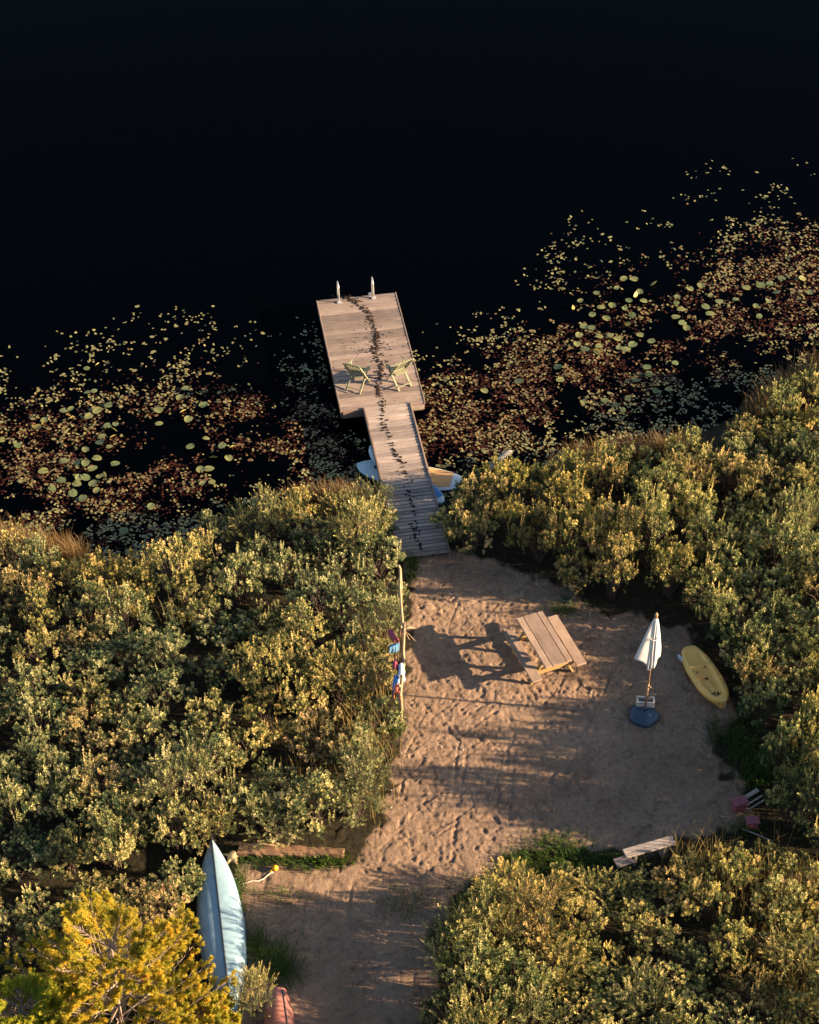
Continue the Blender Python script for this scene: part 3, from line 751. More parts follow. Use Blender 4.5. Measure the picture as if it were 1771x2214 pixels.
for s in (0, nv - 1):
    m = MB(); m.tube([P(i, s) + Vector((0, 0, .02)) for i in range(0, 61)], .018, 6); m.build('gunwale', M_canoe, canoe)
ra_ = at(584, 2078, GZ + .35); rl = 3.4; rdv = Vector((.10, -1.0, 0)).normalized(); c = ra_ + rdv * rl / 2
redc = thing('canoe', (c.x, c.y, GZ), 'faded red overturned canoe with a blunt end beside the shrubs', 'canoe', math.atan2(rdv.y, rdv.x))
P2, nu, nv = hull(rl, .66, .36, 2.3, .85, 0, .50)
m = MB(); m.grid(P2, nu, nv)
for ie in (0, nu - 1): m.add([P2(ie, j) for j in range(nv)], [tuple(range(nv))] if ie else [tuple(range(nv - 1, -1, -1))])
m.build('hull', M_red, redc)
m = MB(); m.tube([P2(i, 20) + Vector((0, 0, .004)) for i in range(1, 60)], .012, 6); m.build('keel', M_keel, redc)
m = MB(); m.tube([P2(i, 0) + Vector((0, 0, .02)) for i in range(1, 60)], .018, 6); m.build('gunwale', M_red, redc)

# ------------------------------------------------------------------ log, stump, buoy and rope
la, lb = at(503, 1786, GZ + .12), at(722, 1797, GZ + .12); c = (la + lb) / 2; v = lb - la
lg = thing('log', (c.x, c.y, gz(c.x, c.y)), 'long split brown log lying against the shrubs', 'log', math.atan2(v.y, v.x))
nz = random.Random(2)
offs = [[nz.uniform(-.02, .02) for _ in range(10)] for _ in range(24)]
def lp(i, j):
    a = 2 * math.pi * j / 10 + .3; R = .125 + offs[i][j] * .8 - .015 * (i / 23)
    return Vector((-v.length / 2 + v.length * i / 23 + offs[i][(j * 3) % 10] * (2 if i in (0, 23) else 0), R * 1.15 * math.cos(a), .10 + R * .95 * math.sin(a) * (1 if math.sin(a) < 0 else .8)))
m = MB(); m.grid(lp, 24, 10, closed_v=True, smooth=False)
m.add([lp(0, j) for j in range(10)], [tuple(range(9, -1, -1))]); m.add([lp(23, j) for j in range(10)], [tuple(range(10))])
m.build('trunk', M_log, lg)
m = MB(); m.tube([(-.95, .02, .2), (-.6, .05, .235), (-.3, .03, .225)], [.014, .02, .008], 6); m.build('splinter', M_pole, lg)
sp = G(490, 1808); st = thing('stump', sp, 'pale broken stump with roots beside the blue canoe tip', 'stump')
m = MB(); m.tube([(0, 0, -.05), (0, .02, .08), (.02, .05, .17)], [.13, .095, .06], 9); m.build('bole', M_pole, st)
for a in (20, 75, 150, 235, 300):
    m = MB(); ca, sa = math.cos(math.radians(a)), math.sin(math.radians(a)); m.tube([(0, 0, .06), (ca * .13, sa * .13, .06), (ca * .26, sa * .24, -.01)], [.045, .03, .01], 7); m.build('root', M_pole, st)
p = G(580, 1832); by = thing('float_ball', p, 'round yellow fishing float lying on the sand at the rope end', 'float')
m = MB(); m.grid(lambda i, j: Vector((.062 * math.sin(math.pi * i / 12) * math.cos(2 * math.pi * j / 20), .062 * math.sin(math.pi * i / 12) * math.sin(2 * math.pi * j / 20), .058 - .062 * math.cos(math.pi * i / 12))), 13, 20, closed_v=True); m.build('ball', M_buoy, by)
m = MB(); m.tube([(-.055, -.03, .05), (-.08, -.05, .04), (-.09, -.07, .02)], .014, 7); m.build('eyelet', M_buoy, by)
def z8(x, y): return (x / 5.75 + 480) / KD, (y / 5.75 + 1800) / KD
rp = [z8(*q) for q in ((95, 590), (160, 578), (225, 570), (240, 580), (220, 610), (195, 640), (215, 658), (300, 630), (380, 605), (450, 605), (520, 575), (570, 530), (605, 508), (640, 500))]
m = MB(); m.tube([G(x, y, .014) for x, y in rp], .0125, 6); tag(m.build('rope', M_rope), 'thin pale rope snaking from the canoe to the yellow float', 'rope')

# ------------------------------------------------------------------ landing net in the bush edge
p = at(1192, 1256, GZ + .15); ne = thing('landing_net', p, 'round green fishing net leaning in the shade at the bush edge', 'net')
ring = [Vector((.19 * math.cos(a), .14 * math.sin(a), .08 + .09 * math.sin(a))) for a in [k * math.pi / 16 for k in range(33)]]
m = MB(); m.tube(ring, .012, 7); m.build('hoop', M_bark, ne)
m = MB()
for k in range(0, 32, 1):
    pts = [ring[k].lerp(Vector((0, 0, -.10)), t) + Vector((0, 0, -.10 * math.sin(math.pi * t))) for t in (0, .3, .6, 1)]
    m.tube(pts, .004, 4)
for t in (.2, .4, .6, .8):
    m.tube([ring[k].lerp(Vector((0, 0, -.10)), t) + Vector((0, 0, -.10 * math.sin(math.pi * t))) for k in range(33)], .004, 4)
m.build('mesh_bag', M_net, ne)
m = MB(); m.tube([ring[6], Vector((.24, .6, .42)), Vector((.3, 1.0, .7))], .014, 7); m.build('handle', M_bark, ne)

# ------------------------------------------------------------------ low plank bench at the clearing's front
def z5(x, y): return (x / 3.311 + 1250) / KD, (y / 3.311 + 1640) / KD
SZ = .42
c, bw, bl, brz = rect_fit([z5(315, 640), z5(668, 556), z5(706, 606), z5(345, 712)], GZ + SZ)
be = thing('plank_bench', (c.x, c.y, GZ), 'low weathered grey plank bench standing among grass tufts', 'bench', brz)
print('bench2', bw, bl, math.degrees(brz))
m = MB()
for k in range(2): m.box((0, (k - .5) * bl / 2, SZ - .022), (bw, bl / 2 - .006, .045), None, (.5, .85)[k], .006)
m.build('seat', M_greywood, be)
m = MB(); m.box((-bw / 2 - .03, -.06, SZ - .16), (.36, .22, .045), Matrix.Rotation(.05, 3, 'Z'), .3, .006); m.build('step_plank', M_greywood, be)
for sx in (-1, 1):
    m = MB(); m.box((sx * (bw / 2 - .22), 0, (SZ - .05) / 2 - .03), (.07, bl * .8, SZ - .03), None, .3, .006); m.build('leg', M_greywood, be)

# ------------------------------------------------------------------ red boxes and stick at the right edge
def z7(x, y): return (x / 8.175 + 1560) / KD, (y / 8.175 + 1660) / KD
def crate(name, pts, hz, label, boards_=False):
    c, bw, bl, brz = rect_fit([z7(*q) for q in pts], GZ + hz)
    t = thing(name, (c.x, c.y, GZ - .01), label, 'box', brz)
    print('crate', bw, bl, math.degrees(brz))
    bw, bl = max(bw, .2), max(bl, .2)
    m = MB(); m.box((0, 0, hz / 2), (bw - .04, bl - .04, hz - .03), None, .5, .012); m.build('body', M_crate, t)
    m = MB(); m.box((0, 0, hz - .02), (bw, bl, .045), None, .5, .010); m.build('lid', M_crate, t)
    m = MB(); m.box((0, -bl / 2 + .012, hz * .55), (.14, .02, .03), None, .5, .006); m.build('handle', M_crate, t)
    return t, bw, bl
t, bw, bl = crate('storage_box', [(200, 568), (408, 462), (462, 560), (262, 690)], .30, 'crimson plastic box with pale boards sticking out of its end')
pb = MB(); 
for (y, L, ww, dz) in ((.05, .40, .09, .29), (-.09, .42, .035, .25), (-.17, .45, .03, .2)):
    e = thing('loose_board', (0, 0, 0), 'x', 'x') if False else None
    mm = MB(); mm.box((bw / 2 + L / 2 - .08, y, dz), (L, ww, .02), Matrix.Rotation(.12, 3, 'Z') @ Matrix.Rotation(-.1, 3, 'Y'), .9, .004)
    o = mm.build('board_end', M_greywood, t)
crate('storage_box', [(432, 850), (650, 838), (690, 945), (450, 1000)], .26, 'plain dusky red box below the box with boards')
crate('storage_box', [(1560, 262), (1800, 215), (1830, 300), (1570, 330)], .45, 'purplish red box half hidden among leaves at the frame edge')
m = MB(); p0, p1 = G(*z7(330, 1095), .06), G(*z7(870, 1425), .25); m.tube([p0, p0.lerp(p1, .5) + Vector((0, 0, .02)), p1], [.012, .014, .012], 7)
tag(m.build('stick', M_drift), 'thin straight grey stick leaning into the grass by the red boxes', 'stick')

# ------------------------------------------------------------------ leaf meshes
def leaves_np(P, D, S, L, Wd, T, fold=0.25):
    """one folded rhomb per leaf: base P, axis D, side S (unit), length L, width Wd, tone T"""
    n = len(P); Nn = np.cross(D, S)
    mid = P + D * (L * .55)[:, None]
    a = mid + S * (Wd / 2)[:, None] + Nn * (Wd * fold)[:, None]; b = mid - S * (Wd / 2)[:, None] + Nn * (Wd * fold)[:, None]
    tip = P + D * L[:, None]
    V = np.stack([P, a, tip, b], 1).reshape(-1, 3); F = np.arange(4 * n).reshape(n, 4)
    return V, F, np.repeat(T, 4)
def unit(a): return a / np.maximum(np.linalg.norm(a, axis=-1, keepdims=True), 1e-9)

def shrub_meshes(seed, style, mat_leaf, mat_stem):
    g = np.random.default_rng(seed)
    nb = {'gale': 33, 'feather': 40, 'bare': 30}[style]
    P = []; D = []; L = []; W_ = []; T = []
    st = MB()
    for b in range(nb):
        az = g.uniform(0, 2 * np.pi); rr = np.sqrt(g.random()) * 0.62
        tip = np.array([rr * np.cos(az), rr * np.sin(az), (1.0 - .32 * (rr / .62) ** 2) * g.uniform(.55, 1.14)])
        root = np.array([g.normal(0, .06), g.normal(0, .06), 0.0])
        mid = root * .4 + tip * .5 + np.array([0, 0, .12])
        st.tube([root, mid * .7 + root * .3, mid, tip], [.010, .008, .006, .003], 4, tint=g.random(), cap=False)
        btone = g.normal(0, .15)
        outw = np.array([np.cos(az), np.sin(az), 0]) * (rr / .62)
        spire = style == 'gale' and g.random() < .10
        ns = 3 if spire else {'gale': 10, 'feather': 7, 'bare': 5}[style]
        if spire: btone = .22
        for s in range(ns):
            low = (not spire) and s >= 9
            o = g.normal(0, .062 if style == 'gale' else .085, 3) * np.array([1, 1, .75])
            sb = tip + o - (np.array([0, 0, .20]) if low else 0) - outw * (.1 if low else 0)
            sdv = unit(np.array([0, 0, .8]) + outw * g.uniform(.1, .6) + o * 6 + g.normal(0, .25, 3))
            ln = g.uniform(.035, .085) if style != 'feather' else g.uniform(.18, .32)
            if spire: ln = g.uniform(.26, .40); sdv = unit(np.array([0, 0, 1.0]) + g.normal(0, .15, 3))
            if style != 'gale' or s % 3 == 0: st.tube([sb - sdv * .09, sb + sdv * ln * .9], [.004, .002], 3, tint=g.random(), cap=False)
            nl = {'gale': 15, 'feather': 24, 'bare': 9}[style] + (14 if spire else 0)
            tt = (np.arange(nl) + g.random(nl) * .6) / nl
            ph = np.arange(nl) * 2.4 + g.uniform(0, 6.28)
            ref = np.array([1, 0, 0.]) if abs(sdv[0]) < .8 else np.array([0, 1., 0])
            x = unit(np.cross(sdv, ref)); y = np.cross(sdv, x)
            rad = x[None] * np.cos(ph)[:, None] + y[None] * np.sin(ph)[:, None]
            el = np.radians((-12 if style == 'gale' and not spire else 8) + 72 * tt + g.normal(0, 10, nl))
            d = unit(rad * np.cos(el)[:, None] + sdv[None] * np.sin(el)[:, None])
            P.append(sb + sdv * (ln * tt)[:, None] + rad * .004); D.append(d)
            if style == 'feather': l = g.uniform(.038, .058, nl); wd = l * .30
            else: l = g.uniform(.043, .066, nl) * (1 - .30 * tt); wd = l * .46
            if spire: l *= .62
            L.append(l); W_.append(wd)
            T.append(np.clip(.30 + .36 * tt + btone + g.normal(0, .13) + g.normal(0, .09, nl) - (.14 if low else 0), 0, 1))  # shoot tips lighter; shoot bases and low shoots painted darker to deepen the shade
    P = np.concatenate(P); D = np.concatenate(D); L = np.concatenate(L); W_ = np.concatenate(W_); T = np.concatenate(T)
    S = unit(np.cross(D, unit(g.normal(0, .35, (len(P), 3)) + np.array([0, 0, 1.0])) + 1e-6))
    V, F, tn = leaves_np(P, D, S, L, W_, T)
    return np_mesh('foliage', V, F, tn, mat_leaf), st.build('stems', mat_stem, link=False).data

LEAF = leafy('shrub_leaves', [(0.0, (0.013, 0.032, 0.018)), (0.35, (0.066, 0.092, 0.048)), (0.6, (0.29, 0.278, 0.118)), (0.85, (0.54, 0.475, 0.225)), (1.0, (0.68, 0.50, 0.33))], .13, tcol=(1.1, 1.1, .6))  # dark teal low end puts leaf shade into the colour
STEM = plain('shrub_twigs', (0.05, 0.034, 0.025), (0.13, 0.09, 0.07), 30, .85)
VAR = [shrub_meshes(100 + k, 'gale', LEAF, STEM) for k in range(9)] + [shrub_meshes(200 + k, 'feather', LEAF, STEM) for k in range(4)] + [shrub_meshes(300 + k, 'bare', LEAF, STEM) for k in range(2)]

LEFT_D = [(-90, 1130), (0, 1165), (130, 1195), (240, 1215), (345, 1205), (430, 1135), (530, 1105), (640, 1090), (740, 1075), (812, 1072),
          (836, 1150), (838, 1250), (836, 1400), (830, 1510), (818, 1600), (802, 1690), (782, 1765), (700, 1784), (480, 1790), (435, 1800),
          (412, 1850), (400, 1950), (400, 2100), (420, 2260), (-90, 2290)]
RIGHT_D = [(925, 1165), (905, 1080), (955, 1042), (1060, 1025), (1150, 1030), (1205, 1000), (1320, 985), (1450, 972), (1550, 930), (1600, 885),
           (1680, 850), (1800, 790), (2000, 790), (2000, 1850), (1760, 1850), (1670, 1800), (1640, 1750), (1622, 1650), (1590, 1560), (1565, 1500),
           (1510, 1385), (1460, 1320), (1400, 1288), (1240, 1275), (1195, 1240), (1135, 1205), (1040, 1175), (960, 1180)]
FRONT_D = [(890, 2320), (893, 2110), (925, 2025), (970, 1955), (1015, 1905), (1085, 1858), (1190, 1848), (1290, 1862), (1385, 1862), (1425, 1825), (1560, 1815), (1650, 1830),
           (1800, 1870), (2000, 1980), (2000, 2400)]
def pois(poly, dmin, tries, inset, g):
    xs = [p[0] for p in poly]; ys = [p[1] for p in poly]
    c = np.stack([g.uniform(min(xs), max(xs), tries), g.uniform(min(ys), max(ys), tries)], 1)
    sdp = poly_sd(c[:, 0], c[:, 1], poly); out = []
    for (x, y), s in zip(c, sdp):
        if s < inset: continue
        dm = dmin * (1.0 if s > .5 else .8)
        if all((x - a) ** 2 + (y - b) ** 2 > dm * dm for a, b, _ in out): out.append((x, y, s))
    return out
def hue(g, x, y, region):
    """plant hue: olive, yellower, greyer or brown; a slow drift over the ground plus a bit per plant"""
    n1 = float(fbm(np.array(x * .35 + 5), np.array(y * .35), 3, 77)); n2 = g.normal(0, 1)
    yl = max(0.0, min(1.0, (n1 - .40) * 3 + .25 * n2))
    a = np.array([.92, 1.0, .95]); b = np.array([1.38, 1.18, .80]); c_ = np.array([1.20, 1.0, .90])
    col = a * (1 - yl) + b * yl
    if g.random() < .12: col = c_ * g.uniform(.9, 1.15)
    if region == 'front': col = col * np.array([1.05, 1.02, .88])
    elif region != 'left': col = col * np.array([1.02, 1.02, .90])
    return col * g.uniform(.80, 1.15)
COUNT = {}
def plant(region, poly_d, dmin, hfun, rfun, label, group, seed, skip=lambda x, y: False):
    g = np.random.default_rng(seed); poly = gpoly(poly_d); k = 0
    for (x, y, s) in pois(poly, dmin, 9000, .22, g):
        if skip(x, y): continue
        # leave out plants whose whole crown lies well outside the frame
        p = Vector((x, y, .8)) - CAM; dep = p.y * CP - p.z * SP; uu = p.x / dep * FOC; vv = -(p.y * SP + p.z * CP) / dep * FOC
        if abs(uu) > 885 + 190 or vv > 1107 + 190: continue
        h = hfun(x, y, s) * g.uniform(.70, 1.25) * (1 + .9 * min(1, s / .8) * (float(fbm(np.array(x * .75 + 40), np.array(y * .75), 2, 91)) - .37)) * (.66 + .34 * min(1, s / .6)); R = rfun(x, y, s) * g.uniform(.88, 1.15) * (.72 + .28 * min(1, s / .55))
        if region == 'right' and yrow(1315) > y > yrow(1545): h = min(max(h, 1.05), 1.25)
        v = rfun.pick(g, x, y, s) if hasattr(rfun, 'pick') else g.integers(0, 13)
        t = thing('shrub', (x, y, gz(x, y) - .02), label, 'shrub', g.uniform(0, 6.28), group)
        col = hue(g, x, y, region)
        for nm, me in (('foliage', VAR[v][0]), ('stems', VAR[v][1])):
            o = link_obj(nm, me, parent=t, scale=(R / .62, R / .62, h))
            o.color = (*[float(q) for q in col], 1)
        k += 1
    COUNT[region] = k
def yrow(yd): return at(880, yd).y
def pick_left(g, x, y, s):
    q = g.random()
    if s < 1.1 and x > -4.2 and q < .45: return int(g.integers(9, 13))
    return int(g.integers(9, 13)) if q < .10 else int(g.integers(13, 15)) if q < .14 else int(g.integers(0, 9))
def rl(x, y, s): return .54
rl.pick = pick_left
plant('left', LEFT_D, .80, lambda x, y, s: .98 + .35 * (float(fbm(np.array(x * .5), np.array(y * .5), 2, 5)) - .4), rl,
      'leafy olive shrub in the broad thicket left of the sandy clearing', 'shrubs of the left thicket', 41)
BOARD_GAP = gpoly([(850, 980), (975, 980), (970, 1060), (950, 1095), (850, 1095)])
def hr(x, y, s):
    h = 1.15
    if yrow(1545) > y > yrow(1760): h = 1.75 + .45 * min(1, max(0, s - .4))
    elif yrow(1315) > y > yrow(1545): h = 1.25
    elif y < yrow(1760): h = 1.2
    elif s < 1.7 and .9 < x < 6.0 and y < yrow(1150): h = 1.5
    elif x < 3.8: h = 1.1
    return h + .3 * (float(fbm(np.array(x * .5), np.array(y * .5), 2, 6)) - .4)
def rr_(x, y, s): return .56
rr_.pick = lambda g, x, y, s: int(g.integers(9, 13)) if g.random() < .04 else int(g.integers(13, 15)) if g.random() < .05 else int(g.integers(0, 9))
plant('right', RIGHT_D, .80, hr, rr_, 'leafy olive shrub added to close light gaps in the thicket at the right edge', 'shrubs of the right thicket', 42,
      lambda x, y: poly_sd(np.array([x]), np.array([y]), BOARD_GAP)[0] > 0)
plant('right fill', [(1625, 1575), (1700, 1560), (1990, 1580), (1990, 1810), (1720, 1800), (1665, 1750), (1650, 1650), (1625, 1560)], .85,  # second layer of shrubs, added to make the shade on the sand more solid
      lambda x, y, s: 1.75 + .3 * min(1, s), rr_, 'leafy olive shrub added to close light gaps in the thicket at the right edge', 'shrubs of the right thicket', 52)
def rf(x, y, s): return .53
rf.pick = lambda g, x, y, s: int(g.integers(9, 13)) if g.random() < .22 else int(g.integers(13, 15)) if g.random() < .12 else int(g.integers(0, 9))
plant('front', FRONT_D, .76, lambda x, y, s: .62 if (y > yrow(1912) and at(1120, 1900).x < x < at(1400, 1900).x) else (1.25 if x < 2.6 else .72 if s < .8 else .9) * (1 if s > .5 else .8), rf, 'leafy yellow-green shrub in the near thicket in front of the plank bench', 'shrubs of the near thicket', 43)
print('shrubs', COUNT)
# a slim feathery shrub between the two canoes
p = G(535, 2135); t = thing('shrub', p, 'slim feathery shrub between the blue and the red canoe', 'shrub', 1.0)
for nm, me in (('foliage', VAR[10][0]), ('stems', VAR[10][1])):
    o = link_obj(nm, me, parent=t, scale=(.55, .55, 1.15)); o.color = (1.15, 1.1, .9, 1)

# ------------------------------------------------------------------ young pines
NEED = leafy('pine_needles', [(0.0, (0.13, 0.18, 0.03)), (0.45, (0.40, 0.36, 0.05)), (0.75, (0.57, 0.45, 0.06)), (1.0, (0.60, 0.35, 0.06))], .40, tcol=(1.2, 1.15, .7))
PBARK = plain('pine_bark', (0.16, 0.11, 0.085), (0.36, 0.28, 0.23), 22, .9, .6)
def pine(loc, Ht, R, seed, label, col, gap=0.0):
    g = np.random.default_rng(seed)
    t = thing('pine_tree', loc, label, 'tree', g.uniform(0, 6.28))
    tr_ = MB(); lean = g.normal(0, .05, 2)
    tp = [Vector((lean[0] * z * z / Ht, lean[1] * z * z / Ht, z)) for z in np.linspace(-.1, Ht, 8)]
    tr_.tube(tp, list(np.linspace(.055, .012, 8)), 9); tr_.build('trunk', PBARK, t)
    br = MB(); tufts = []
    nw = 9
    for k in range(nw):
        z = Ht * (.22 + .76 * k / (nw - 1)); fr = 1 - ((z / Ht - .22) / .78) ** 1.5
        n_ = g.integers(5, 8); a0 = g.uniform(0, 6.28)
        for b in range(n_):
            az = a0 + b * 6.28 / n_ + g.normal(0, .2); ln = R * (.28 + .78 * fr) * g.uniform(.75, 1.12)
            base = Vector((lean[0] * z * z / Ht, lean[1] * z * z / Ht, z)); pts = [base]
            for s in (.3, .6, .85, 1.0):
                pts.append(base + Vector((math.cos(az + .1 * s) * ln * s, math.sin(az + .1 * s) * ln * s, ln * (.10 * s + .28 * s * s) + g.normal(0, .02))))
            br.tube(pts, [.018, .014, .010, .007, .005], 5, tint=g.random())
            for s in np.linspace(.28, 1.0, 8):
                i = min(int(s * 4), 3); q = pts[i].lerp(pts[i + 1], min(1, s * 4 - i))
                for sgn in (-1, 1, 0):
                    if sgn == 0 and s < .95: continue
                    ta = az + sgn * g.uniform(.5, .95); l2 = (.16 + .30 * (1.05 - s)) * g.uniform(.7, 1.2) * min(1, R)
                    e = q + Vector((math.cos(ta) * l2, math.sin(ta) * l2, l2 * g.uniform(.35, .8)))
                    br.tube([q, q.lerp(e, .5) - Vector((0, 0, .02)), e], [.006, .005, .003], 4, tint=g.random())
                    tufts.append((q.lerp(e, .35), e)); 
                    if l2 > .22:
                        e2 = q.lerp(e, .55) + Vector((math.cos(ta + .8) * .12, math.sin(ta + .8) * .12, .09)); tufts.append((q.lerp(e, .55), e2))
    br.build('branches', PBARK, t)
    P = []; D = []; L = []; T = []
    for a, e in tufts:
        a = np.array(a); e = np.array(e); d = unit(e - a); m_ = 150
        tt = g.random(m_) ** .7; x = unit(np.cross(d, np.array([.3, .5, .8]))); y = np.cross(d, x); ph = g.uniform(0, 6.28, m_)
        rad = x[None] * np.cos(ph)[:, None] + y[None] * np.sin(ph)[:, None]
        el = np.radians(g.uniform(30, 62, m_)); dd = rad * np.cos(el)[:, None] + d[None] * np.sin(el)[:, None]
        P.append(a + (e - a) * tt[:, None]); D.append(dd); L.append(g.uniform(.045, .075, m_)); T.append(np.clip(g.normal(.5, .17) + g.normal(0, .08, m_), 0, 1))
    P = np.concatenate(P); D = np.concatenate(D); L = np.concatenate(L); T = np.concatenate(T)
    S = unit(np.cross(D, g.normal(0, 1, D.shape)))
    V, F, tn = leaves_np(P, D, S, L, np.full(len(L), .010), T, 0.0)
    o = link_obj('needles', np_mesh('needles', V, F, tn, NEED), parent=t); o.color = (*col, 1)
pine(G(268, 2228), 3.15, 1.95, 11, 'golden yellow young pine with pale bare branches beside the canoe', (1.05, 1.0, 1.0))
pine(G(440, 2215), 1.25, .62, 14, 'low golden pine sapling covering the near end of the blue canoe', (1.0, 1.02, 1.0))
pine(G(90, 2285), 2.35, 1.15, 12, 'greener low young pine at the lower left corner', (.92, 1.08, 1.0))

# ------------------------------------------------------------------ grasses
def grass(name, spots, mat, label, cat, seed, curve=.5):
    g = np.random.default_rng(seed); Vs = []; Fs = []; Ts = []; o = 0
    for (cx, cy, n, sx, sy, h0, h1, wd) in spots:
        x = cx + g.normal(0, sx, n); y = cy + g.normal(0, sy, n); z = np.array([gz(a, b) for a, b in zip(x, y)]) - .02
        z = np.maximum(z, -.1)
        h = g.uniform(h0, h1, n); az = g.uniform(0, 6.28, n); ln = h * curve * g.uniform(.2, 1.2, n)
        dx, dy = np.cos(az) * ln, np.sin(az) * ln; px, py = -np.sin(az), np.cos(az)
        tone = np.clip(g.normal(.5, .2, n), 0, 1)
        lv = []
        for f, k, wf in ((0, 0, 1), (.45, .22, .85), (.8, .6, .55), (1.0, 1.0, .08)):
            for s in (-1, 1):
                lv.append(np.stack([x + dx * k + s * px * wd * wf, y + dy * k + s * py * wd * wf, z + h * f * (1 - .12 * k)], 1))
        V = np.stack(lv, 1); 
        base = o + np.arange(n)[:, None] * 8
        for q in range(3): Fs.append(np.concatenate([base + 2 * q, base + 2 * q + 1, base + 2 * q + 3, base + 2 * q + 2], 1))
        Vs.append(V.reshape(-1, 3)); Ts.append(np.repeat(tone, 8)); o += n * 8
    ob = link_obj(name, np_mesh(name, np.concatenate(Vs), np.concatenate(Fs), np.concatenate(Ts), mat))
    return tag(ob, label, cat, kind='stuff')
SEDGE = leafy('dry_sedge', [(0.0, (0.09, 0.058, 0.026)), (0.5, (0.22, 0.145, 0.07)), (1.0, (0.34, 0.24, 0.125))], .3, False)
GREEN = leafy('green_grass', [(0.0, (0.02, 0.045, 0.012)), (0.5, (0.05, 0.10, 0.022)), (1.0, (0.12, 0.16, 0.03))], .35, False)
def S(x, y, n, sx=.25, sy=.2, h0=.35, h1=.75, wd=.005): p = at(x, y); return (p.x, p.y, n, sx, sy, h0, h1, wd)
sp_ = []
for k in range(15):
    x = 1185 + k * 19; sp_.append(S(x, np.interp(x, [1185, 1330, 1460], [985, 968, 960]), 240, .2, .16, .35, .85))
for k in range(9): sp_.append(S(1600 + k * 20, 868 - k * 12, 260, .2, .24, .4, .95))
for k in range(9): sp_.append(S(625 + k * 17, 1062 - (k > 4) * 6, 200, .16, .14, .35, .8))
for k in range(12): sp_.append(S(k * 16 - 10, 1128 + k * 3.5, 150, .15, .2, .35, .8))
grass('sedge', sp_, SEDGE, 'reddish dry sedge fringing the shoreline in tufts', 'sedge', 21)
sp_ = []
g = np.random.default_rng(8)
for (x, y, n) in ((1480, 1850, 150), (1530, 1900, 130), (1600, 1960, 150), (1660, 2020, 180), (1700, 1900, 150), (1580, 2080, 120), (1690, 2120, 200), (1440, 1820, 110), (1500, 1835, 120),
                  (1360, 1990, 90), (1640, 1850, 140), (740, 1560, 160), (790, 1480, 200), (780, 1600, 260), (800, 1380, 160), (770, 1700, 160), (650, 1640, 90), (700, 1500, 90), (205, 1260, 60),
                  (380, 1330, 50), (440, 1240, 50), (240, 1290, 50), (1660, 1950, 140), (1570, 1870, 110)):
    sp_.append(S(x, y, int(n * .45), .3, .3, .6, 1.3, .0045))
STRAW = leafy('straw_stalks', [(0.0, (0.12, 0.11, 0.035)), (0.5, (0.26, 0.20, 0.075)), (1.0, (0.42, 0.31, 0.14))], .25, False)
grass('tall_dry_grass', sp_, STRAW, 'tall dry grass stalks standing up among the shrubs', 'grass', 22, .35)
sp_ = []
for (x, y, n, sx, sy) in ((655, 1822, 260, .30, .10), (690, 1812, 260, .2, .08), (575, 2020, 700, .25, .22), (600, 2050, 400, .2, .2), (540, 1985, 250, .1, .2), (505, 1870, 300, .07, .3), (500, 1930, 200, .06, .2), (560, 1815, 300, .4, .08),
                        (1570, 1585, 700, .22, .45), (1540, 1560, 260, .1, .3), (1600, 1640, 500, .2, .3), (1170, 1775, 300, .35, .12), (1200, 1810, 500, .4, .14), (1150, 1850, 500, .5, .2), (1250, 1870, 500, .4, .2), (1050, 1880, 400, .4, .2), (960, 1950, 300, .2, .3), (1100, 1810, 250, .25, .12), (868, 1190, 350, .09, .25), (1190, 1285, 250, .25, .1),
                        (1500, 1540, 150, .1, .2), (1570, 1745, 200, .2, .12), (1300, 1815, 300, .4, .1), (835, 1530, 250, .08, .2), (590, 1890, 120, .35, .12), (860, 1905, 160, .3, .2)):
    sp_.append(S(x, y, n, sx, sy, .06, .26, .006))
grass('green_grass', sp_, GREEN, 'short green grass patches at the edges of the sand', 'grass', 23, .9)
# low leafy weed in front of the log
p = at(690, 1815)
gg = np.random.default_rng(3); n = 420
PP = np.stack([p.x + gg.normal(0, .2, n), p.y + gg.normal(0, .07, n), GZ + gg.uniform(0, .12, n)], 1); az = gg.uniform(0, 6.28, n); el = gg.uniform(.2, 1.1, n)
DD = np.stack([np.cos(az) * np.cos(el), np.sin(az) * np.cos(el), np.sin(el)], 1); SS = unit(np.cross(DD, np.array([0, 0, 1.0])))
V, F, tn = leaves_np(PP, DD, SS, gg.uniform(.06, .11, n), gg.uniform(.025, .04, n), np.clip(gg.normal(.7, .2, n), 0, 1))
tag(link_obj('weed', np_mesh('weed', V, F, tn, GREEN)), 'bright green broad-leaved weed growing in front of the log', 'weed', kind='stuff')
# pebbles and chips on the sand
pb = MB(); r = random.Random(9); mt = pb
for k in range(1000):
    x, y = r.uniform(-4.2, 6.6), r.uniform(-10, 2)
    if poly_sd(np.array([x]), np.array([y]), SAND)[0] < .05: continue
    s_ = r.uniform(.008, .022) ; blob(x, y, gz(x, y) - .004, s_ * 1.4, s_, s_ * 1.1, r.random())
tag(pb.build('pebbles', plain('pale_pebbles', (.22, .17, .14), (.45, .38, .33), 14, .9)), 'small pebbles and wood chips scattered over the sand', 'pebbles', kind='stuff')
tw = MB()
for k in range(300):
    x, y = r.uniform(-4.2, 6.6), r.uniform(-10, 2)
    if poly_sd(np.array([x]), np.array([y]), SAND)[0] < .05: continue
    a = r.uniform(0, 6.28); ln = r.uniform(.08, .28); z = gz(x, y) + .008
    tw.tube([(x, y, z), (x + math.cos(a) * ln / 2, y + math.sin(a) * ln / 2, z + .012), (x + math.cos(a + .2) * ln, y + math.sin(a + .2) * ln, gz(x + math.cos(a) * ln, y + math.sin(a) * ln) + .006)], [.004, .005, .003], 4, tint=r.random())
tag(tw.build('twig_litter', M_bark), 'thin dead twigs scattered over the sand', 'twigs', kind='stuff')

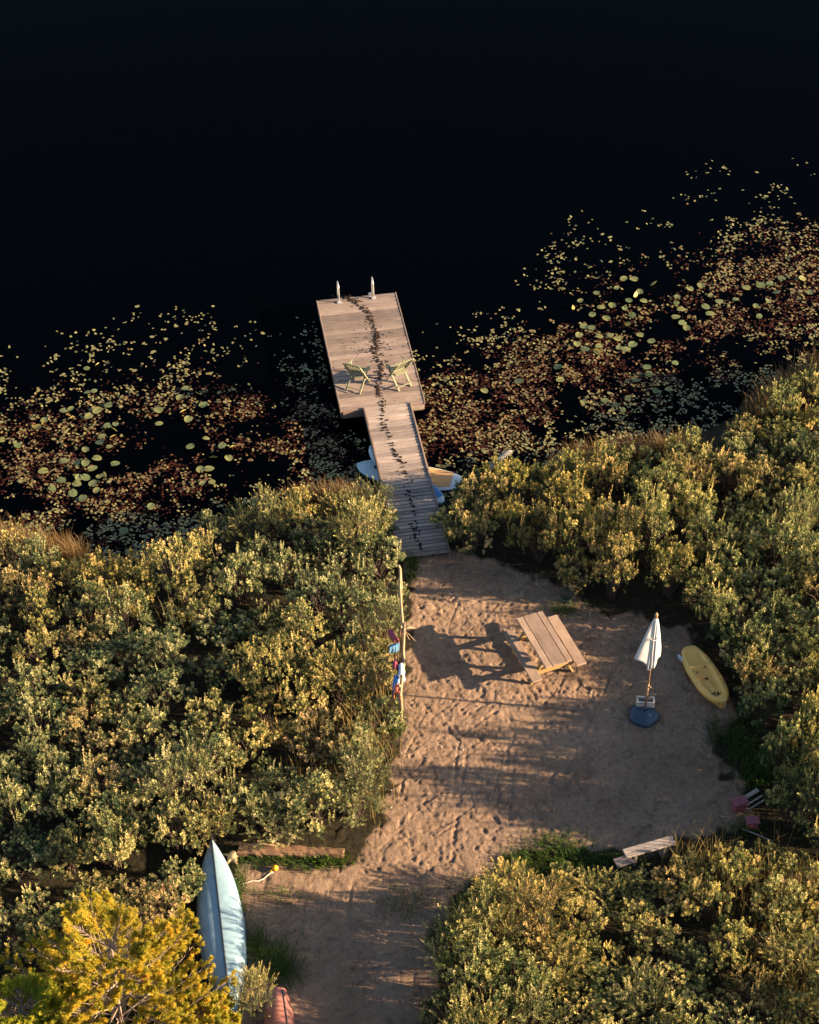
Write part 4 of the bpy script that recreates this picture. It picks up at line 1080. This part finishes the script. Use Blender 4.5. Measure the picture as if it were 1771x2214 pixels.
# ------------------------------------------------------------------ floating leaves
PAD = leafy('lily_leaf', [(0.0, (0.09, 0.030, 0.018)), (0.2, (0.125, 0.066, 0.028)), (0.45, (0.18, 0.142, 0.056)), (0.75, (0.20, 0.20, 0.085)), (1.0, (0.26, 0.25, 0.12))], .12, False, rough=.4, spec=.4)
BPAD = leafy('big_lily_leaf', [(0.0, (0.08, 0.11, 0.05)), (0.5, (0.14, 0.175, 0.075)), (0.8, (0.26, 0.25, 0.085)), (1.0, (0.50, 0.41, 0.14))], .18, False, rough=.4, spec=.4)
REDW = leafy('red_water_weed', [(0.0, (0.018, 0.006, 0.004)), (0.5, (0.045, 0.014, 0.008)), (1.0, (0.085, 0.034, 0.016))], .1, False)
UP_L = [(-120, 800), (0, 735), (60, 700), (200, 675), (285, 645), (420, 640), (520, 655), (560, 700), (640, 660), (700, 690), (720, 870), (780, 900)]
UP_R = [(830, 760), (880, 690), (960, 640), (1040, 595), (1120, 540), (1160, 480), (1230, 435), (1360, 405), (1420, 380), (1470, 335), (1560, 345), (1640, 335), (1760, 325), (1900, 300)]
LOW = [(x, y) for x, y in SHORE_D if -400 < x < 2000]
def band(xd, yd, up):
    xs = [p[0] for p in up]; ys = [p[1] for p in up]
    lo = np.interp(xd, [p[0] for p in LOW], [p[1] for p in LOW]) + 8; hi = np.interp(xd, xs, ys)
    return (yd - hi) / np.maximum(lo - hi, 1)
def atv(xd, yd, z):
    u = (xd * KD - 885.5) / FOC; v = (yd * KD - 1107.0) / FOC; t = (CAM.z - z) / (SP + v * CP)
    return CAM.x + u * t, CAM.y + (CP - v * SP) * t
def in_dock(x, y):
    out = np.zeros(x.shape, bool)
    for c, W, L, a, m_ in ((dc, dW, dL, drz, .05), (Vector((gcn.x, gcn.y, 0)), gW, gL, grz, .05)):
        u = (x - c.x) * math.cos(a) + (y - c.y) * math.sin(a); v = -(x - c.x) * math.sin(a) + (y - c.y) * math.cos(a)
        out |= (np.abs(u) < W / 2 + m_) & (np.abs(v) < L / 2 + m_)
    return out
g = np.random.default_rng(77)
def scatter(n, side, kind):
    up = UP_L if side == 'l' else UP_R
    x = g.uniform(-120, 770, n) if side == 'l' else g.uniform(835, 1850, n); y = g.uniform(300, 1210, n)
    b = band(x, y, up); wx, wy = atv(x, y, 0.0)
    cl = fbm(wx * 1.5, wy * 1.5, 3, 201) * .55 + fbm(wx * .45, wy * .45, 2, 204) * .45
    cl2 = vnoise(wx * 5.5, wy * 5.5, 209)
    if side == 'l': cl = cl + .05 * sstep(x, 520, 600)
    ok = (b > 0) & (b < 1) & ~in_dock(wx, wy) & (shore_d(wx, wy) < -.05)
    if kind == 'pad':
        dens = sstep(b, -.02, .30) * .9 + .10
        dens = dens * sstep(cl + .34 * (cl2 - .3), .50 - .07 * sstep(b, 0, .5) - .06 * sstep(b, .62, .95), .675 - .07 * sstep(b, 0, .5) - .06 * sstep(b, .62, .95))
        hole = np.exp(-(((x - 345) / 75) ** 2 + ((y - 905) / 32) ** 2) ** 2); dens *= 1 - .95 * hole
        if side == 'l': dens *= np.where((x > 540) & (x < 640) & (y < 700), .35, 1.0)
    else:
        dens = sstep(b, .2, .5) * sstep(cl, .30, .52)
        hole = np.exp(-(((x - 345) / 75) ** 2 + ((y - 905) / 32) ** 2) ** 2); dens *= 1 - .95 * hole
        if side == 'r': dens *= (1 - sstep(b, .72, .95) * .6)
    ok &= g.random(n) < dens
    return wx[ok], wy[ok], b[ok]
def ellipses(x, y, r0, r1, tone, z, k=7, tilt=.17):
    n = len(x); a0 = g.uniform(0, 6.28, n); rx = g.uniform(r0, r1, n); ry = rx * g.uniform(.58, .82, n)
    th = np.linspace(0, 2 * np.pi, k, endpoint=False); ex = rx[:, None] * np.cos(th)[None]; ey = ry[:, None] * np.sin(th)[None]
    V = np.stack([x[:, None] + ex * np.cos(a0)[:, None] - ey * np.sin(a0)[:, None], y[:, None] + ex * np.sin(a0)[:, None] + ey * np.cos(a0)[:, None],
                  z[:, None] + ex * g.normal(0, tilt, n)[:, None] + ey * g.normal(0, tilt, n)[:, None]], 2).reshape(-1, 3)
    V[:, 2] = np.maximum(V[:, 2], .002)
    return V, np.arange(n * k).reshape(n, k), np.repeat(tone, k)
for side, where in (('l', 'left'), ('r', 'right')):
    x, y, b = scatter(27000 if side == 'l' else 36000, side, 'pad')
    tone = np.clip(.80 - .42 * sstep(b, .1, .6) + .40 * sstep(b, .68, .9) + g.normal(0, .20, len(x)), 0, 1)
    z = .009 + g.random(len(x)) * .012
    nind = 150
    print('pads', side, len(x))
    # the largest of the kind are objects of their own
    me = MB(); th = [2 * math.pi * k / 12 for k in range(12)]
    me.add([(math.cos(a), .70 * math.sin(a), .05 * math.cos(2 * a)) for a in th], [tuple(range(12))])
    order = g.permutation(len(x)); ind = order[:nind]; rest = order[nind:]
    protos = []
    for q in range(4):
        pm = MB(); pm.v = me.v[:]; pm.f = [list(f) for f in me.f]; pm.sm = [False]; pm.t = [(.45, .65, .8, .25)[q]] * 12
        po = pm.build('floating_leaf', PAD, link=False); protos.append(po.data)
    for i in ind:
        tn = min(range(4), key=lambda q: abs((.45, .65, .8, .25)[q] - tone[i]))
        s = float(g.uniform(.055, .072)); o = link_obj('floating_leaf', protos[tn], (float(x[i]), float(y[i]), .022), None, float(g.uniform(0, 6.28)), (s, s, s))
        tag(o, 'small oval floating leaf, one of the larger, in the leaf bed %s of the dock' % where, 'floating leaf', 'larger floating leaves %s of the dock' % where)
    V, F, tn = ellipses(x[rest], y[rest], .024, .046, tone[rest], z[rest])
    tag(link_obj('floating_leaves', np_mesh('floating_leaves', V, F, tn, PAD)), 'countless tiny floating leaves spread on the water %s of the dock' % where, 'floating leaves', kind='stuff')
    x, y, b = scatter(38000 if side == 'l' else 52000, side, 'weed')
    V, F, tn = ellipses(x, y, .018, .045, np.clip(g.normal(.45, .22, len(x)), 0, 1), .003 + g.random(len(x)) * .004, 5, .02)
    tag(link_obj('water_weed', np_mesh('water_weed', V, F, tn, REDW)), 'dark red water weed just breaking the surface %s of the dock' % where, 'water weed', kind='stuff')

def lily_mesh(kind, seed):
    gg = np.random.default_rng(seed); k = 26; mb = MB(); a0 = .16
    ths = np.linspace(a0, 2 * np.pi - a0, k); ring = []
    cur = {'flat': .10, 'cup': .45, 'curl': 1.0}[kind]
    def P(rad, th):
        lobe = 1 + .10 * math.cos(th) * -1 + .02 * math.sin(5 * th + seed)
        x, y = rad * lobe * math.cos(th), rad * .84 * math.sin(th)
        z = .04 * math.sin(2 * th + seed) * rad * rad + cur * .35 * max(0, y) ** 2 * (1.4 if kind == 'curl' else 1)
        if kind == 'curl': y *= .72 - .12 * max(0, y)
        return (x, y, z)
    rows = [0.02, .35, .65, .88, 1.0]
    vs = [P(r_, t) for r_ in rows for t in ths]; fs = []
    for i in range(4):
        for j in range(k - 1): fs.append((i * k + j, i * k + j + 1, (i + 1) * k + j + 1, (i + 1) * k + j))
    tone = {'flat': .35, 'cup': .62, 'curl': .92}[kind] + gg.normal(0, .14)
    mb.add(vs, fs, [float(np.clip(tone + .12 * (i // k) / 4 - .05, 0, 1)) for i in range(len(vs))], True)
    return mb.build('lily_pad', BPAD, link=False).data
LP = {'flat': [lily_mesh('flat', s) for s in range(4)], 'cup': [lily_mesh('cup', 10 + s) for s in range(3)], 'curl': [lily_mesh('curl', 20 + s) for s in range(3)]}
R6 = [(570,718),(535,750),(628,783),(650,680),(668,748),(697,803),(725,740),(747,655),(780,612),(830,612),(858,672),(838,687),(805,718),(875,718),(785,752),(820,785),(800,832),(925,635),(1040,697),(1035,728),(1055,760),(1100,658),(1155,643),(1200,692),(1175,747),(1195,780),(1240,722),(1320,712),(1375,655),(1440,640),(1485,635),(1545,610),(1645,610),(1520,675),(1480,720),(1420,743),(1680,675),(1030,797),(1065,825),(1085,850),(590,840),(625,850),(565,882),(555,925),(592,953),(662,935),(652,965),(715,885),(748,900),(660,890),(860,882),(825,930),(758,942),(788,953),(915,910),(460,1035),(475,1100),(270,1105),(105,1150),(835,1100),(890,1040),(1028,1020),(905,1075),(585,1210),(690,1200),(1000,1145),(935,1150),(775,1245),(740,1220),(800,1190),(1435,795)]
L7 = [(478,400),(530,380),(480,530),(515,525),(350,630),(390,620),(385,668),(243,683),(205,720),(535,630),(490,662),(597,600),(985,557),(1020,510),(1085,535),(870,625),(1000,635),(1035,675),(1115,600),(590,715),(635,705),(625,735),(620,770),(560,770),(10,790),(100,820),(470,845),(530,890),(550,800),(600,830),(505,945),(630,922),(350,905),(425,915),(470,915),(240,962),(435,995),(468,995),(575,985),(545,990),(420,1030),(510,1030),(530,1070),(400,1080),(335,1010),(1045,825),(1130,780),(1220,820),(1270,830),(1255,890),(1170,890),(1145,950),(1100,955),(285,1055),(870,700),(680,1290),(1165,1025),(1110,1030),(455,1110),(830,1150)]
CURL = {(530,380),(205,720),(1085,535),(1000,635),(625,735),(620,770),(575,985),(1270,830),(1170,890),(535,750),(838,687),(800,832),(925,635),(652,965),(385,668)}
for pts, sc_, ox, oy, where in ((R6, 2.237, 1000, 330, 'right'), (L7, 2.537, 0, 640, 'left')):
    for (a, b) in pts:
        xd, yd = (a / sc_ + ox) / KD, (b / sc_ + oy) / KD
        p = at(xd, yd, .03)
        if shore_d(np.array([p.x]), np.array([p.y]))[0] > -.05: continue
        kd = 'curl' if (a, b) in CURL else 'cup' if random.random() < .45 else 'flat'
        s = random.uniform(.09, .135) * (1.0 if where == 'right' else .95)
        o = link_obj('lily_pad', random.choice(LP[kd]), (p.x, p.y, .028 + random.uniform(0, .03)), None, random.uniform(0, 6.28), (s, s, s))
        if kd == 'flat': o.rotation_euler = (random.gauss(0, .12), random.gauss(0, .12), random.uniform(0, 6.28))
        elif kd == 'curl': o.rotation_euler = (random.uniform(.3, .8), random.gauss(0, .3), random.uniform(0, 6.28))
        st_ = {'flat': 'flat green', 'cup': 'slightly cupped yellow-green', 'curl': 'curled up yellow'}[kd]
        tag(o, 'large %s notched lily pad in the leaf bed %s of the dock' % (st_, where), 'lily pad', '%s lily pads %s of the dock' % (st_, where))
